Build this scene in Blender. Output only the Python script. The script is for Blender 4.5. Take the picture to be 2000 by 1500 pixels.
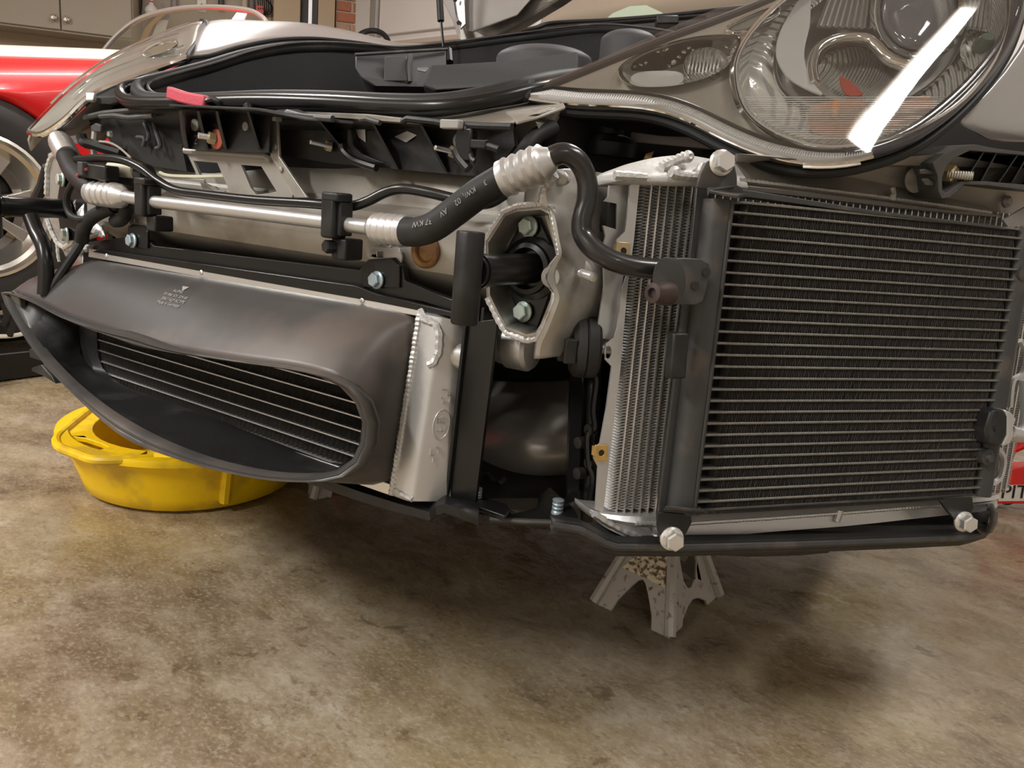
import bpy, math, random
from mathutils import Vector as V, Matrix
from mathutils.geometry import tessellate_polygon
random.seed(7)
for o in list(bpy.data.objects): bpy.data.objects.remove(o)
SC = bpy.context.scene
COL = SC.collection

# ------------------------------------------------------------------ camera
# axes of the car (X lateral, Y towards the cabin, Z up) seen from the camera: right, down, forward
S = 0.87                       # metres per layout unit
EYE = V((0, 0, 0.8))
RT = V((.8362, .5415, .0853)); DN = V((.1962, -.1505, -.9688)); FW = V((-.5119, .8271, -.2321))
cd = bpy.data.cameras.new('camera'); cam = bpy.data.objects.new('camera', cd); COL.objects.link(cam)
cd.sensor_width = 36; cd.lens = 27.0; cd.clip_start = .02; cd.clip_end = 60
m = Matrix(((RT.x, -DN.x, -FW.x), (RT.y, -DN.y, -FW.y), (RT.z, -DN.z, -FW.z))).to_4x4()
cam.matrix_world = Matrix.Translation(EYE * S) @ m
SC.camera = cam
SC.view_settings.view_transform = 'Standard'; SC.view_settings.look = 'None'
SC.view_settings.exposure = 0.38; SC.view_settings.gamma = 1.0; SC.view_settings.use_curve_mapping = False

# ------------------------------------------------------------------ world and lamps
w = bpy.data.worlds.new('garage_air'); SC.world = w; w.use_nodes = True
w.node_tree.nodes['Background'].inputs[0].default_value = (1.0, .95, .88, 1)
w.node_tree.nodes['Background'].inputs[1].default_value = .05
ROOM_H = 3.05
# ceiling fluorescent fixtures: centre x, y, heading, power
LAMPS = [(.84, 1.17, -76, 17), (-1.5, -1.9, -76, 66), (2.1, -2.2, -76, 9), (-3.3, 2.3, -76, 26), (-3.7, -1.0, -76, 72), (-.9, 3.1, -76, 20)]
LAMP_LEN, LAMP_W = 1.15, .19
for i, (lx, ly, la, pw) in enumerate(LAMPS):
    ld = bpy.data.lights.new('fluorescent_light', 'AREA'); ld.shape = 'RECTANGLE'; ld.size = LAMP_LEN * S; ld.size_y = LAMP_W * S
    ld.energy = pw; ld.color = (1.0, .985, .96)
    lo = bpy.data.objects.new('fluorescent_light', ld); COL.objects.link(lo)
    lo.location = V((lx, ly, ROOM_H - .13)) * S; lo.rotation_euler = (0, 0, math.radians(la))

# ------------------------------------------------------------------ photo point -> place
def ray(px, py):
    return RT * ((px - 1000) / 1500) + DN * ((py - 750) / 1500) + FW
def P(px, py, d): return EYE + ray(px, py) * d
def Q(px, py, y):
    r = ray(px, py); return EYE + r * (y / r.y)
def QX(px, py, x):
    r = ray(px, py); return EYE + r * (x / r.x)
def QZ(px, py, z):
    r = ray(px, py); return EYE + r * ((z - .8) / r.z)
class Pl:                                   # a plane with its own axes; n looks to the open side
    def __init__(s, o, u, v):
        s.o = V(o); s.u = V(u).normalized(); s.v = (V(v) - s.u * V(v).dot(s.u)).normalized(); s.n = s.u.cross(s.v).normalized()
        if s.n.dot(EYE - s.o) < 0: s.n = -s.n
    def at(s, px, py, off=0):
        r = ray(px, py); o = s.o + s.n * off
        return EYE + r * ((o - EYE).dot(s.n) / r.dot(s.n))
    def ab(s, px, py, off=0):
        p = s.at(px, py, off) - s.o; return p.dot(s.u), p.dot(s.v)
    def loc(s, a, b, c=0): return s.o + s.u * a + s.v * b + s.n * c

def spline(pts, n=6, closed=False):
    pts = [V(p) for p in pts]; out = []; N = len(pts)
    rng = range(N if closed else N - 1)
    for i in rng:
        if closed: a, b, c, d = pts[i - 1], pts[i], pts[(i + 1) % N], pts[(i + 2) % N]
        else: a, b, c, d = pts[max(i - 1, 0)], pts[i], pts[i + 1], pts[min(i + 2, N - 1)]
        for k in range(n):
            t = k / n
            out.append(.5 * ((2 * b) + (c - a) * t + (2 * a - 5 * b + 4 * c - d) * t * t + (3 * b - a - 3 * c + d) * t ** 3))
    if not closed: out.append(pts[-1].copy())
    return out
def resample(pts, n, closed=False):
    p = list(pts) + ([pts[0]] if closed else [])
    L = [0]
    for a, b in zip(p, p[1:]): L.append(L[-1] + (b - a).length)
    out = []; j = 0; N = n if closed else n - 1
    for i in range(n):
        s = L[-1] * i / N
        while j < len(L) - 2 and L[j + 1] < s: j += 1
        seg = L[j + 1] - L[j]
        out.append(p[j].lerp(p[j + 1], 0 if seg == 0 else min(1, (s - L[j]) / seg)))
    return out
def smooth_rings(rows, n=4):                # finer sections between the given ones
    cols = [spline([r[j] for r in rows], n) for j in range(len(rows[0]))]
    return [list(r) for r in zip(*cols)]
def path_len(p): return sum((b - a).length for a, b in zip(p, p[1:]))

# ------------------------------------------------------------------ materials
MATS = {}
def mat(name, col, rough=.5, metal=0., var=.0, vscale=20., bump=0., bscale=60., coat=0., col2=None, c2amt=.5, c2scale=6., spec=.5, rvar=0., emit=None, trans=0., stretch=None):
    if name in MATS: return MATS[name]
    m = bpy.data.materials.new(name); m.use_nodes = True; MATS[name] = m
    nt = m.node_tree; N = nt.nodes; L = nt.links; b = N['Principled BSDF']
    b.inputs['Base Color'].default_value = (*col, 1); b.inputs['Roughness'].default_value = rough; b.inputs['Metallic'].default_value = metal
    b.inputs['Specular IOR Level'].default_value = spec
    if coat: b.inputs['Coat Weight'].default_value = coat; b.inputs['Coat Roughness'].default_value = .06
    if emit: b.inputs['Emission Color'].default_value = (*emit[0], 1); b.inputs['Emission Strength'].default_value = emit[1]
    tc = N.new('ShaderNodeTexCoord'); src = tc.outputs['Object']
    if stretch:
        mp = N.new('ShaderNodeMapping'); mp.inputs['Scale'].default_value = stretch; L.new(src, mp.inputs[0]); src = mp.outputs[0]
    def noise(sc, det=4):
        t = N.new('ShaderNodeTexNoise'); t.inputs['Scale'].default_value = sc; t.inputs['Detail'].default_value = det; L.new(src, t.inputs['Vector']); return t
    cur = None
    if var:
        t = noise(vscale); mx = N.new('ShaderNodeMix'); mx.data_type = 'RGBA'
        mx.inputs[6].default_value = (*[c * (1 - var) for c in col], 1); mx.inputs[7].default_value = (*[min(1, c * (1 + var)) for c in col], 1)
        L.new(t.outputs['Fac'], mx.inputs[0]); cur = mx.outputs[2]
        if rvar:
            mr = N.new('ShaderNodeMapRange'); mr.inputs[3].default_value = max(.02, rough - rvar); mr.inputs[4].default_value = min(1, rough + rvar)
            L.new(t.outputs['Fac'], mr.inputs[0]); L.new(mr.outputs[0], b.inputs['Roughness'])
    if col2:
        t = noise(c2scale, 6); cr = N.new('ShaderNodeValToRGB'); cr.color_ramp.elements[0].position = max(0, .62 - c2amt * .35); cr.color_ramp.elements[1].position = min(1, .74 - c2amt * .3)
        L.new(t.outputs['Fac'], cr.inputs[0]); mx = N.new('ShaderNodeMix'); mx.data_type = 'RGBA'
        if cur: L.new(cur, mx.inputs[6])
        else: mx.inputs[6].default_value = (*col, 1)
        mx.inputs[7].default_value = (*col2, 1); L.new(cr.outputs[0], mx.inputs[0]); cur = mx.outputs[2]
    if cur: L.new(cur, b.inputs['Base Color'])
    if bump:
        t = noise(bscale); bp = N.new('ShaderNodeBump'); bp.inputs['Strength'].default_value = bump; bp.inputs['Distance'].default_value = .004
        L.new(t.outputs['Fac'], bp.inputs['Height']); L.new(bp.outputs[0], b.inputs['Normal'])
    return m
def glass(name, tint, refl=.12, rough=.02, power=1.0):
    if name in MATS: return MATS[name]
    m = bpy.data.materials.new(name); m.use_nodes = True; MATS[name] = m; nt = m.node_tree; N = nt.nodes; L = nt.links
    N.remove(N['Principled BSDF']); out = N['Material Output']
    tr = N.new('ShaderNodeBsdfTransparent'); tr.inputs[0].default_value = (*tint, 1)
    gl = N.new('ShaderNodeBsdfGlossy'); gl.inputs['Roughness'].default_value = rough
    fr = N.new('ShaderNodeLayerWeight'); fr.inputs[0].default_value = .3
    mr = N.new('ShaderNodeMapRange'); mr.inputs[3].default_value = refl; mr.inputs[4].default_value = min(1, refl + .6)
    L.new(fr.outputs['Fresnel'], mr.inputs[0]); mx = N.new('ShaderNodeMixShader')
    L.new(mr.outputs[0], mx.inputs[0]); L.new(tr.outputs[0], mx.inputs[1]); L.new(gl.outputs[0], mx.inputs[2]); L.new(mx.outputs[0], out.inputs[0])
    return m

# ------------------------------------------------------------------ mesh building
class M:
    def __init__(s): s.v = []; s.f = []
    def add(s, vs, fs):
        k = len(s.v); s.v += [V(p) for p in vs]; s.f += [tuple(i + k for i in f) for f in fs]; return s
    def box(s, c, ax, half):                       # ax: three unit vectors
        c = V(c); a, b, d = [V(x).normalized() * h for x, h in zip(ax, half)]
        vs = [c + a * i + b * j + d * k for i in (-1, 1) for j in (-1, 1) for k in (-1, 1)]
        return s.add(vs, [(0, 1, 3, 2), (4, 6, 7, 5), (0, 4, 5, 1), (2, 3, 7, 6), (0, 2, 6, 4), (1, 5, 7, 3)])
    def wbox(s, c, half): return s.box(c, ((1, 0, 0), (0, 1, 0), (0, 0, 1)), half)
    def plate(s, outer, tv, holes=()):             # outline (+ holes) given a thickness vector
        loops = [[V(p) for p in outer]] + [[V(p) for p in h] for h in holes]; tv = V(tv)
        flat = [p for l in loops for p in l]; n = len(flat)
        tris = tessellate_polygon(loops)
        fs = [tuple(t) for t in tris] + [tuple(i + n for i in reversed(t)) for t in tris]; k = 0
        for l in loops:
            for i in range(len(l)):
                a = k + i; b = k + (i + 1) % len(l); fs.append((a, b, b + n, a + n))
            k += len(l)
        return s.add(flat + [p + tv for p in flat], fs)
    def rings(s, rs, closed=True, cap=True, loop=False):
        n = len(rs[0]); vs = [p for r in rs for p in r]; fs = []
        R = len(rs)
        for i in range(R if loop else R - 1):
            for j in range(n if closed else n - 1):
                a = i * n + j; b = i * n + (j + 1) % n; c = ((i + 1) % R) * n + (j + 1) % n; d = ((i + 1) % R) * n + j
                fs.append((a, b, c, d))
        if cap and closed and not loop: fs += [tuple(reversed(range(n))), tuple((R - 1) * n + j for j in range(n))]
        return s.add(vs, fs)
    def grid(s, rows): return s.rings(rows, closed=False, cap=False)
    def tube(s, pts, r, seg=10, closed=False, cap=True, flat=1.0, up=None):
        pts = [V(p) for p in pts]; n = len(pts); rs = []; nrm = None
        for i, p in enumerate(pts):
            a = pts[(i - 1) % n] if (closed or i > 0) else p; b = pts[(i + 1) % n] if (closed or i < n - 1) else p
            t = (b - a).normalized()
            if nrm is None:
                nrm = V(up) if up else (V((0, 0, 1)) if abs(t.z) < .8 else V((1, 0, 0)))
            nrm = (nrm - t * nrm.dot(t)).normalized(); bn = t.cross(nrm)
            rr = r(i / max(1, n - 1)) if callable(r) else r
            rs.append([p + nrm * (rr * math.cos(k * math.tau / seg)) + bn * (rr * flat * math.sin(k * math.tau / seg)) for k in range(seg)])
        return s.rings(rs, True, cap and not closed, closed)
    def lathe(s, o, d, prof, seg=20, cap=True, a0=0):     # prof: (distance along d, radius)
        d = V(d).normalized(); o = V(o); u = d.orthogonal().normalized(); w_ = d.cross(u)
        return s.rings([[o + d * h + u * (r * math.cos(k * math.tau / seg + a0)) + w_ * (r * math.sin(k * math.tau / seg + a0)) for k in range(seg)] for h, r in prof], True, cap)
    def bead(s, pts, r, pitch, seg=7):
        L = path_len(pts); n = max(4, int(L / pitch) * 4); pts = resample(pts, n)
        return s.tube(pts, lambda t: r * (1 + .11 * math.sin(t * n / 4 * math.tau) + .07 * math.sin(t * n * .37)), seg)
    def build(s, name, material, parent=None, label=None, smooth=35, bevel=0., sub=0, seg=2, kind=None, cat=None, group=None, solid=0.):
        c = V((0, 0, 0))
        for p in s.v: c += p
        c /= max(1, len(s.v))
        if parent is None and not kind == 'structure': c.z = min(p.z for p in s.v)
        me = bpy.data.meshes.new(name); me.from_pydata([(p - c) * S for p in s.v], [], s.f); me.update()
        o = bpy.data.objects.new(name, me); COL.objects.link(o); me.materials.append(material)
        import bmesh
        bm = bmesh.new(); bm.from_mesh(me); bmesh.ops.recalc_face_normals(bm, faces=bm.faces); bm.to_mesh(me); bm.free()
        if smooth:
            me.shade_smooth(); me.set_sharp_from_angle(angle=math.radians(smooth))
        w0 = c * S
        if parent is not None: o.parent = parent; w0 = w0 - WORLD[parent.name]
        o.location = w0; WORLD[o.name] = c * S
        if solid:
            md = o.modifiers.new('thickness', 'SOLIDIFY'); md.thickness = solid * S; md.offset = 0
        if bevel:
            md = o.modifiers.new('edge', 'BEVEL'); md.width = bevel * S; md.segments = seg; md.limit_method = 'ANGLE'; md.angle_limit = .7
        if sub:
            md = o.modifiers.new('smooth', 'SUBSURF'); md.levels = sub; md.render_levels = sub
        tag(o, label, cat, group, kind)
        return o
WORLD = {}
def tag(o, label=None, cat=None, group=None, kind=None):
    if label: o['label'] = label
    if cat: o['category'] = cat
    if group: o['group'] = group
    if kind: o['kind'] = kind
def thing(name, label, cat, at, group=None):
    o = bpy.data.objects.new(name, None); COL.objects.link(o); o.empty_display_size = .05
    o.location = V(at) * S; WORLD[o.name] = V(at) * S; tag(o, label, cat, group); return o
def again(o, shift, parent=None):                # a copy of a part and its sub-parts, moved by a vector of layout units
    c = o.copy(); COL.objects.link(c); c.location = o.location + V(shift) * S; WORLD[c.name] = WORLD[o.name] + V(shift) * S
    if parent: c.parent = parent
    for ch in [x for x in o.children]:
        d = ch.copy(); COL.objects.link(d); d.parent = c; WORLD[d.name] = WORLD[ch.name] + V(shift) * S
    return c
def words(txt, o, right, up, size, material, parent, name='lettering', depth=.0006):
    cu = bpy.data.curves.new(name, 'FONT'); cu.body = txt; cu.size = size * S; cu.extrude = depth * S; cu.align_x = 'CENTER'; cu.align_y = 'CENTER'
    tmp = bpy.data.objects.new(name, cu); COL.objects.link(tmp); cu.materials.append(material)
    bpy.context.view_layer.update()
    me = bpy.data.meshes.new_from_object(tmp.evaluated_get(bpy.context.evaluated_depsgraph_get()))
    bpy.data.objects.remove(tmp); bpy.data.curves.remove(cu)
    ob = bpy.data.objects.new(name, me); COL.objects.link(ob)
    if not me.materials: me.materials.append(material)
    r = V(right).normalized(); u = V(up); u = (u - r * u.dot(r)).normalized(); n = r.cross(u)
    mt = Matrix(((r.x, u.x, n.x), (r.y, u.y, n.y), (r.z, u.z, n.z))).to_4x4()
    ob.parent = parent; ob.matrix_local = Matrix.Translation(V(o) * S - WORLD[parent.name]) @ mt
    WORLD[ob.name] = V(o) * S
    return ob
def bolt(o, d, r, parent, material, name='bolt', h=None, washer=True, label=None):
    o = V(o); d = V(d).normalized(); h = h or r * .9; mm = M()
    if washer: mm.lathe(o, d, [(0, r * 1.25), (r * .2, r * 1.25), (r * .35, r * 1.05)], 18)
    mm.lathe(o + d * (r * .15), d, [(0, r), (h * .85, r), (h, r * .86)], 6)
    return mm.build(name, material, parent, label, smooth=25)
def stud(o, d, r, L, parent, material, name='stud'):
    mm = M(); n = 10; prof = [(0, r)]
    for i in range(n): prof += [(L * (i + .3) / n, r * .88), (L * (i + .8) / n, r)]
    prof += [(L, r * .8)]
    return mm.lathe(o, d, prof, 12).build(name, material, parent)
# ------------------------------------------------------------------ materials used
SILVER = mat('silver_paint', (.50, .485, .475), .32, .35, .03, 30, coat=.6)
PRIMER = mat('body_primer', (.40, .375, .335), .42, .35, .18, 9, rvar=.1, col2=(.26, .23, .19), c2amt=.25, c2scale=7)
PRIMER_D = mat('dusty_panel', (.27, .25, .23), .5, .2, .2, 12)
ALU = mat('brushed_aluminium', (.78, .75, .70), .34, .85, .06, 40, stretch=(1, 1, .08))
ALU_SAT = mat('satin_aluminium', (.60, .592, .58), .38, .7, .08, 18, bump=.08, bscale=90)
WELD = mat('cast_weld', (.62, .61, .595), .46, .55, .15, 60, bump=.4, bscale=150)
CAST = mat('cast_bracket', (.46, .44, .40), .40, .55, .22, 14, bump=.18, bscale=45, col2=(.25, .235, .205), c2amt=.35, c2scale=11)
BLACK = mat('black_plastic', (.014, .0138, .0135), .45, 0, .3, 25, bump=.1, bscale=120, col2=(.034, .033, .032), c2amt=.2, c2scale=14, spec=.4)
GLOSS = mat('black_powder_coat', (.009, .009, .009), .28, 0, .2, 20, spec=.45)
RUBBER = mat('black_rubber', (.017, .0165, .016), .58, 0, .2, 18, col2=(.034, .033, .032), c2amt=.2, c2scale=9, spec=.35)
DUCT = mat('duct_plastic', (.060, .057, .055), .40, 0, .18, 6, rvar=.08, col2=(.12, .10, .088), c2amt=.35, c2scale=5, bump=.05, bscale=30)
DUST = mat('dusty_black', (.055, .054, .053), .48, .3, .25, 30, col2=(.10, .088, .076), c2amt=.3, c2scale=22)
FIN_B = mat('black_fins', (.105, .094, .086), .5, .2, .35, 60)
TUBE_B = mat('condenser_tube', (.20, .19, .17), .5, .4, .3, 90, bump=.4, bscale=300)
FIN_A = mat('aluminium_fins', (.78, .77, .75), .4, .3, .1, 60)
FIN_C = mat('cooler_fins', (.26, .25, .235), .4, .6, .2, 60)
ZINC = mat('blue_zinc', (.48, .58, .64), .38, .55, .15, 120)
ZINC_G = mat('green_zinc', (.55, .64, .59), .42, .45, .15, 120)
STEEL = mat('bright_steel', (.80, .79, .77), .30, .8, .05, 90)
GOLD = mat('yellow_zinc', (.56, .46, .26), .36, .7, .25, 80)
CHROME = mat('chrome', (.90, .89, .87), .07, 1)
REDP = mat('red_lever_plastic', (.60, .075, .11), .5, 0, .12, 40, bump=.15, bscale=200)
BROWNRUST = mat('rusty_flange', (.20, .10, .04), .5, .4, .4, 30, col2=(.42, .25, .09), c2amt=.3, c2scale=16)
CAVITY = mat('cavity_black', (.018, .016, .014), .7, 0, .3, 8)  # near-black for cavities and holes, with their shade put into the colour
LINER = mat('boot_carpet', (.014, .014, .0145), .85, 0, .3, 200, bump=.3, bscale=300)
GREYP = mat('grey_trim', (.060, .059, .062), .6, 0, .1, 60)
CREAM = mat('cream_plastic', (.72, .69, .52), .5, 0, .08, 30)
YELLOW = mat('yellow_polyethylene', (.93, .60, .004), .42, 0, .05, 14, col2=(.66, .42, .02), c2amt=.25, c2scale=11, spec=.4, bump=.05, bscale=40)
STAND = mat('worn_silver_enamel', (.47, .43, .385), .48, .2, .12, 22, col2=(.15, .085, .055), c2amt=.12, c2scale=75, bump=.15, bscale=60)
STICK = mat('stained_label', (.78, .68, .48), .6, 0, .1, 30, col2=(.13, .065, .03), c2amt=.5, c2scale=120)
RED = mat('red_car_paint', (.80, .012, .014), .42, 0, .03, 5, coat=.15)
WHITE = mat('white_paint', (.82, .78, .72), .35, 0, .03, 5, coat=.4)
TYRE = mat('tyre_rubber', (.030, .027, .025), .65, 0, .2, 20)
RIM = mat('polished_alloy', (.66, .63, .58), .25, .9, .06, 12)
PRINT = mat('faded_white_print', (.36, .345, .33), .7)
PRINT2 = mat('hose_print', (.30, .29, .27), .7)

# ------------------------------------------------------------------ concrete floor
def floor_material():
    m = bpy.data.materials.new('sealed_concrete'); m.use_nodes = True; nt = m.node_tree; N = nt.nodes; L = nt.links; b = N['Principled BSDF']
    tc = N.new('ShaderNodeTexCoord')
    mp = N.new('ShaderNodeMapping'); mp.inputs['Rotation'].default_value = (0, 0, .5); mp.inputs['Scale'].default_value = (1, 1.5, 1); L.new(tc.outputs['Object'], mp.inputs[0])
    def nz(sc, det, dist=0, rough=.6):
        t = N.new('ShaderNodeTexNoise'); t.inputs['Scale'].default_value = sc; t.inputs['Detail'].default_value = det; t.inputs['Distortion'].default_value = dist; t.inputs['Roughness'].default_value = rough
        L.new(mp.outputs[0], t.inputs['Vector']); return t.outputs['Fac']
    def ramp(src, stops):
        r = N.new('ShaderNodeValToRGB'); e = r.color_ramp.elements
        while len(e) < len(stops): e.new(.5)
        for x, (p, c) in zip(e, stops): x.position = p; x.color = (*c, 1) if len(c) == 3 else c
        L.new(src, r.inputs[0]); return r.outputs[0]
    def mix(a, c, f, mode='MIX'):
        x = N.new('ShaderNodeMix'); x.data_type = 'RGBA'; x.blend_type = mode
        for s, i in ((a, 6), (c, 7), (f, 0)):
            if hasattr(s, 'links'): L.new(s, x.inputs[i])
            else: x.inputs[i].default_value = s
        return x.outputs[2]
    base = ramp(nz(1.1, 5, .3), [(.32, (.165, .105, .052)), (.44, (.245, .175, .10)), (.56, (.305, .245, .165)), (.70, (.40, .335, .24))])
    mid = ramp(nz(5.5, 13, .25, .74), [(.36, (.12, .08, .045)), (.48, (.26, .195, .125)), (.58, (.40, .33, .24)), (.68, (.56, .49, .39))])
    c = mix(base, mid, .72)
    tint = ramp(nz(2.3, 6, .2), [(.45, (0, 0, 0)), (.62, (1, 1, 1))])
    c = mix(c, (.36, .27, .10, 1), mix((0, 0, 0, 1), tint, .30))
    pale = ramp(nz(2.6, 14, .35, .78), [(.585, (0, 0, 0)), (.66, (1, 1, 1))])
    c = mix(c, (.52, .46, .37, 1), mix((0, 0, 0, 1), pale, .7))
    speck = ramp(nz(55, 6, .2, .7), [(.54, (0, 0, 0)), (.66, (1, 1, 1))])
    c = mix(c, (.15, .105, .065, 1), mix((0, 0, 0, 1), speck, .55))
    grain = ramp(nz(120, 4, 0, .7), [(.50, (0, 0, 0)), (.68, (1, 1, 1))])
    c = mix(c, (.50, .44, .34, 1), mix((0, 0, 0, 1), grain, .5))
    pits = ramp(nz(11, 9, .5, .66), [(.355, (1, 1, 1)), (.385, (0, 0, 0))])
    c = mix(c, (.13, .09, .052, 1), mix((0, 0, 0, 1), pits, .6))
    L.new(c, b.inputs['Base Color'])
    rr = ramp(nz(8, 9, .5, .64), [(.44, (.15, .15, .15)), (.475, (.36, .36, .36)), (.56, (.22, .22, .22)), (.66, (.5, .5, .5))])
    L.new(rr, b.inputs['Roughness'])
    bp = N.new('ShaderNodeBump'); bp.inputs['Strength'].default_value = .18; bp.inputs['Distance'].default_value = .004
    L.new(nz(13, 9, 1.0), bp.inputs['Height']); L.new(bp.outputs[0], b.inputs['Normal'])
    return m
def struct(mm, name, material, parent=None, **k): return mm.build(name, material, parent, smooth=0, kind='structure', **k)

# room: the corner seen at the top of the photograph, cabinets on the left wall, garage door on the back wall
CZ = 1.76
WA = QZ(0, 49, CZ); WB = QZ(210, 75, CZ); DL = (WB - WA); DL.z = 0; DL.normalize()
GA = P(750, 72, 6.0); GD = V((.985, -.17, 0))
A = V((WA.x, WA.y, 0)); g = V((GA.x, GA.y, 0))
den = DL.x * GD.y - DL.y * GD.x; tt = ((g.x - A.x) * GD.y - (g.y - A.y) * GD.x) / den
C0 = A + DL * tt
NL = V((DL.y, -DL.x, 0));                      # normals into the room
if NL.dot(V((0, 0, 0)) - C0) < 0: NL = -NL
NB = V((GD.y, -GD.x, 0))
if NB.dot(V((0, 0, 0)) - C0) < 0: NB = -NB
C1 = C0 + GD * 9; C2 = V((C1.x, -4.2, 0)); C3 = V((-8.2, -4.2, 0)); C4 = C0 - DL * 6.4
H3 = V((0, 0, ROOM_H))
TAN = mat('tan_wall_paint', (.40, .315, .22), .7, 0, .05, 3)
CEIL = mat('ceiling_paint', (.74, .72, .69), .85, 0, .03, 3)
def wall(a, b, name, material):
    n = (b - a).cross(V((0, 0, 1))).normalized()
    if n.dot(-a) > 0: n = -n
    return struct(M().plate([a, b, b + H3, a + H3], n * .1), name, material)
wall_left = wall(C0, C4, 'wall_left', TAN); wall_back = wall(C0, C1, 'wall_back', CEIL)
wall(C1, C2, 'wall_right', CEIL); wall(C2, C3, 'wall_front', CEIL); wall(C3, C4, 'wall_side', CEIL)
poly = [C0, C1, C2, C3, C4]
struct(M().plate(poly, (0, 0, -.1)), 'floor', floor_material())
struct(M().plate([p + H3 for p in poly], (0, 0, .1)), 'ceiling', CEIL)
LAMPGLOW = mat('lit_diffuser', (.9, .88, .84), .5, emit=((1, .93, .82), 3.0))
for i, (lx, ly, la, pw) in enumerate(LAMPS):
    t = thing('ceiling_light', ['white ceiling fluorescent fixture above the near headlight', 'white ceiling fluorescent fixture behind the viewer, facing the car nose',
        'white ceiling fluorescent fixture near the front and right walls', 'white ceiling fluorescent fixture over the red roadster', 'white ceiling fluorescent fixture near the front wall on the roadster side', 'white ceiling fluorescent fixture over the open bonnet'][i], 'ceiling light', (lx, ly, ROOM_H), 'ceiling fluorescent fixtures')
    a = math.radians(la); u = V((math.cos(a), math.sin(a), 0)); v = V((-u.y, u.x, 0))
    M().box(V((lx, ly, ROOM_H - .045)), (u, v, (0, 0, 1)), (.62, .125, .045)).build('housing', WHITE, t, bevel=.008)
    M().box(V((lx, ly, ROOM_H - .105)), (u, v, (0, 0, 1)), (.59, .10, .014)).build('diffuser', LAMPGLOW, t, bevel=.008)

UPZ = V((0, 0, 1))
def on_left(px, py, off=0):                    # point on the left wall, off metres into the room
    r = ray(px, py); o = C0 + NL * off; return EYE + r * ((o - EYE).dot(NL) / r.dot(NL))
def on_back(px, py, off=0):
    r = ray(px, py); o = C0 + NB * off; return EYE + r * ((o - EYE).dot(NB) / r.dot(NB))

# ---- wall cabinets over the red car
CAB = mat('taupe_cabinet_paint', (.36, .305, .235), .5, 0, .04, 4)
ct = thing('wall_cabinet', 'taupe double door wall cabinet above the red car, with two round knobs', 'cabinet', on_left(115, 60, .0))
depth = .34
pA = on_left(-120, 60, depth); pB = on_left(260, 60, depth); z0 = on_left(115, 62, depth).z; z1 = ROOM_H - .25
e0 = (pA - C0).dot(DL); e1 = (pB - C0).dot(DL); em = (on_left(118, 40, depth) - C0).dot(DL)
def LW(e, off, z): return V((C0.x, C0.y, 0)) + DL * e + NL * off + UPZ * z
M().box(LW((e0 + e1) / 2, depth / 2 - .012, (z0 + z1) / 2), (DL, NL, UPZ), (abs(e1 - e0) / 2, depth / 2 - .014, (z1 - z0) / 2)).build('body', CAB, ct, bevel=.003)
for k, (a, b) in enumerate(((e0 + .01, em - .004), (em + .004, e1 - .01))):
    d = M().box(LW((a + b) / 2, depth - .012, (z0 + z1) / 2 + .004), (DL, NL, UPZ), (abs(b - a) / 2, .012, (z1 - z0) / 2 - .012)).build('door', CAB, ct, bevel=.004)
    kp = on_left((107, 132)[k], (35, 39)[k], depth)
    M().lathe(kp, NL, [(0, .008), (.02, .008), (.026, .021), (.042, .024), (.052, .016), (.055, .004)], 14).build('knob', CHROME, d)
# ---- pegboard and the things on it
peg = mat('pegboard_panel', (.44, .38, .31), .7, 0, .08, 40)
pa = (on_left(268, 20) - C0).dot(DL); pb = (on_left(530, 20) - C0).dot(DL)
M().box(LW((pa + pb) / 2, .012, 1.72), (DL, NL, UPZ), (abs(pb - pa) / 2, .01, .62)).build('pegboard', peg, label='grey-tan pegboard panel on the wall beyond the red car', cat='pegboard', kind='thing')
def hung(px, py, off): return on_left(px, py, off)
bag = M().rings([[hung(px + sx * wd, py, .04 + .05 * (sy + 1)) for sx, sy in ((-1, -1), (1, -1), (1, 1), (-1, 1))] for px, py, wd in ((272, -40, 5), (272, -10, 7), (272, 12, 7), (271, 24, 6), (271, 30, 3))])
bag.build('tool_bag', mat('dark_bag_cloth', (.04, .036, .036), .8, 0, .3, 20), label='dark hanging tool bag at the left edge of the pegboard', cat='bag', sub=2)
jug = M().lathe(hung(296, 30, .16), UPZ, [(0, .040), (.025, .052), (.05, .045), (.075, .02), (.09, .014)], 14)
jug.build('plastic_jug', WHITE, label='white plastic jug hanging beside the dark tool bag', cat='jug')
M().lathe(hung(296, 3, .16), UPZ, [(0, .016), (.03, .018), (.05, .010)], 12).build('pink_cap_bottle', mat('pink_plastic', (.75, .35, .32), .5), label='small pink capped bottle above the white jug', cat='bottle')
for px, nm, col, lb in ((340, 'screwdriver', (.30, .26, .25), 'grey handled screwdriver on the pegboard, left of the switch plate'), (432, 'wrench', (.07, .065, .06), 'thick dark wrench hanging right of the switch plate'),
                        (478, 'chisel', (.60, .50, .38), 'tan handled chisel on the pegboard beside the dark wrench'), (492, 'file', (.18, .16, .15), 'dark file on the pegboard beside the tan chisel')):
    q = hung(px, -10, .05); t_ = M().lathe(q - UPZ * .0, -UPZ, [(-.2, .012), (-.02, .012), (0, .022), (.10, .026), (.12, .018), (.125, .006)], 10)
    t_.build(nm, mat(nm + '_finish', col, .5), label=lb, cat='tool', group='hand tools on the pegboard')
pl_ = M().box(hung(394, 4, .032), (DL, NL, UPZ), (.035, .008, .075)).build('switch_plate', WHITE, label='white wall switch plate with two dark holes', cat='switch plate', bevel=.004)
for dz in (.03, -.02): M().lathe(hung(394, 4, .039) + UPZ * dz, NL, [(0, .009), (.003, .009)], 10).build('switch_hole', BLACK, pl_)
cg = thing('metal_basket', 'dark wire basket on the wall behind the white windscreen corner', 'basket', hung(520, 30, .06))
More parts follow.
